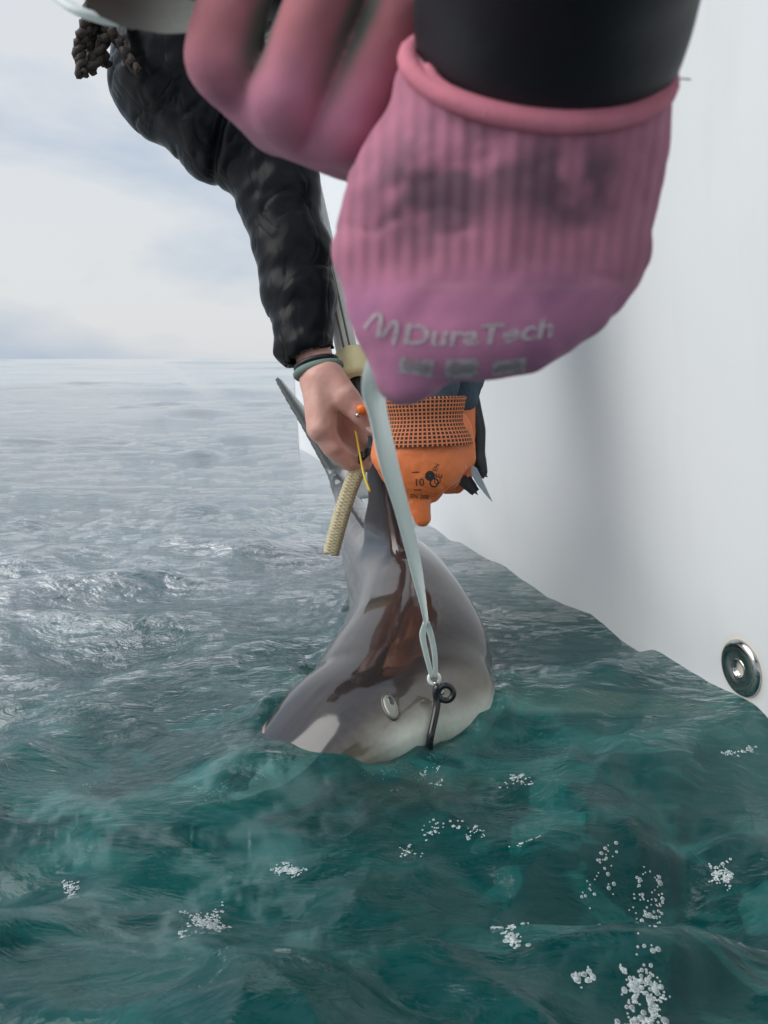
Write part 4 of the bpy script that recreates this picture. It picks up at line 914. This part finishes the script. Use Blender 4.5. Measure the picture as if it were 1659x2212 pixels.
YEL = basic('yellow_plastic', (.75, .55, .03), .4); st_ = catmull([P(768, 930, 1.325), P(778, 985, 1.32), P(786, 1025, 1.30), P(799, 1062, 1.29)], 20); V, F = tube(st_, .0017, 8)
sT = mesh_obj('streamer_tag', V, F, YEL); tag(sT, 'thin yellow streamer tag along the edge of the fin', 'tag')

# ------------------------------------------------------------------ foam bubbles on the water
BUB, t, b = mat('bubble_film'); t.nodes.remove(b); out = t.nodes['Material Output']
g_ = nd(t, 'ShaderNodeBsdfGlossy', Roughness=.05); tr = nd(t, 'ShaderNodeBsdfTransparent'); tr.inputs['Color'].default_value = (.93, .97, .97, 1); f_ = nd(t, 'ShaderNodeFresnel', IOR=1.18); m_ = nd(t, 'ShaderNodeMixShader')
dfw = nd(t, 'ShaderNodeBsdfDiffuse'); dfw.inputs['Color'].default_value = (.75, .82, .82, 1); mw = nd(t, 'ShaderNodeMixShader'); mw.inputs[0].default_value = .30; t.links.new(tr.outputs[0], mw.inputs[1]); t.links.new(dfw.outputs[0], mw.inputs[2])
t.links.new(f_.outputs[0], m_.inputs[0]); t.links.new(mw.outputs[0], m_.inputs[1]); t.links.new(g_.outputs[0], m_.inputs[2]); t.links.new(m_.outputs[0], out.inputs['Surface'])
FWH = basic('foam_white', (.72, .78, .78), .35, .15, 300)
spots = [(1400, 2110, 70, 55, 60), (1385, 2160, 60, 40, 40), (425, 1990, 60, 40, 40), (460, 1965, 30, 20, 20), (630, 1890, 42, 22, 34), (1100, 1985, 30, 22, 22), (1120, 2050, 30, 14, 14), (1555, 1925, 34, 16, 26), (1390, 1950, 38, 26, 26), (150, 1900, 26, 14, 14), (1010, 1812, 20, 8, 10), (885, 1835, 18, 10, 8), (1130, 1690, 30, 16, 14), (1610, 1640, 26, 14, 14), (1120, 1880, 14, 8, 5), (1290, 1930, 30, 14, 10), (240, 1660, 20, 10, 8), (1080, 2020, 16, 40, 14), (930, 1790, 18, 24, 8), (460, 1700, 30, 14, 8), (1250, 2090, 40, 20, 8), (850, 1660, 70, 34, 30), (930, 1670, 40, 26, 20)]
domes, rims = [], []
for (u, v_, su, sv, n) in spots:
    cu_, cv_ = 0.0, 0.0
    for k in range(int(n * 3.4)):
        if rng.rand() < .10: cu_, cv_ = rng.normal(0, .45) * su, rng.normal(0, .45) * sv
        cu_ += rng.normal(0, 7.5) - cu_ * .04; cv_ += rng.normal(0, 4.4) - cv_ * .06
        uu = u + cu_; vv = v_ + cv_; dr = ray(uu, vv); tt = -CO.z / dr.z; w_ = CO + dr * tt; z_ = sea_z(w_.x, w_.y)
        tt = (z_ - CO.z) / dr.z; w_ = CO + dr * tt
        r_ = rng.choice([.0009, .0014, .0022, .0032, .0046], p=[.42, .28, .18, .09, .03]) * .5 * (1.0 if sv > 12 else .75) * (.6 if 1640 < v_ < 1680 else 1)
        hh = SEABVH.ray_cast(Vector((w_.x, w_.y, .5)), Vector((0, 0, -1)))
        if hh[0] is None: continue
        nn_ = hh[1] if hh[1].z > 0 else -hh[1]; M_ = np.array((nn_.to_track_quat('Z', 'Y')).to_matrix()); c_ = np.array(hh[0]) + np.array(nn_) * .0004
        a_ = np.linspace(0, 2 * np.pi, 13)
        pf = [(r_ * math.cos(q), r_ * math.sin(q) * .75) for q in (0, .45, .9, 1.25, 1.56)]; V, F = lathe(pf, 12); domes.append((V @ M_.T + c_, F))
        C = np.stack([r_ * np.cos(a_), r_ * np.sin(a_), np.full(13, .0003)], 1) @ M_.T + c_; rims.append(tube(C, max(.00018, r_ * .08), 5, False))
V, F = join(domes); o = mesh_obj('sea_foam_bubbles', V, F, BUB); tag(o, 'clear bubbles clustered on the water surface', 'foam', kind='stuff')
V, F = join(rims); o = mesh_obj('sea_foam', V, F, FWH); tag(o, 'white rims of foam floating on the water', 'foam', kind='stuff')
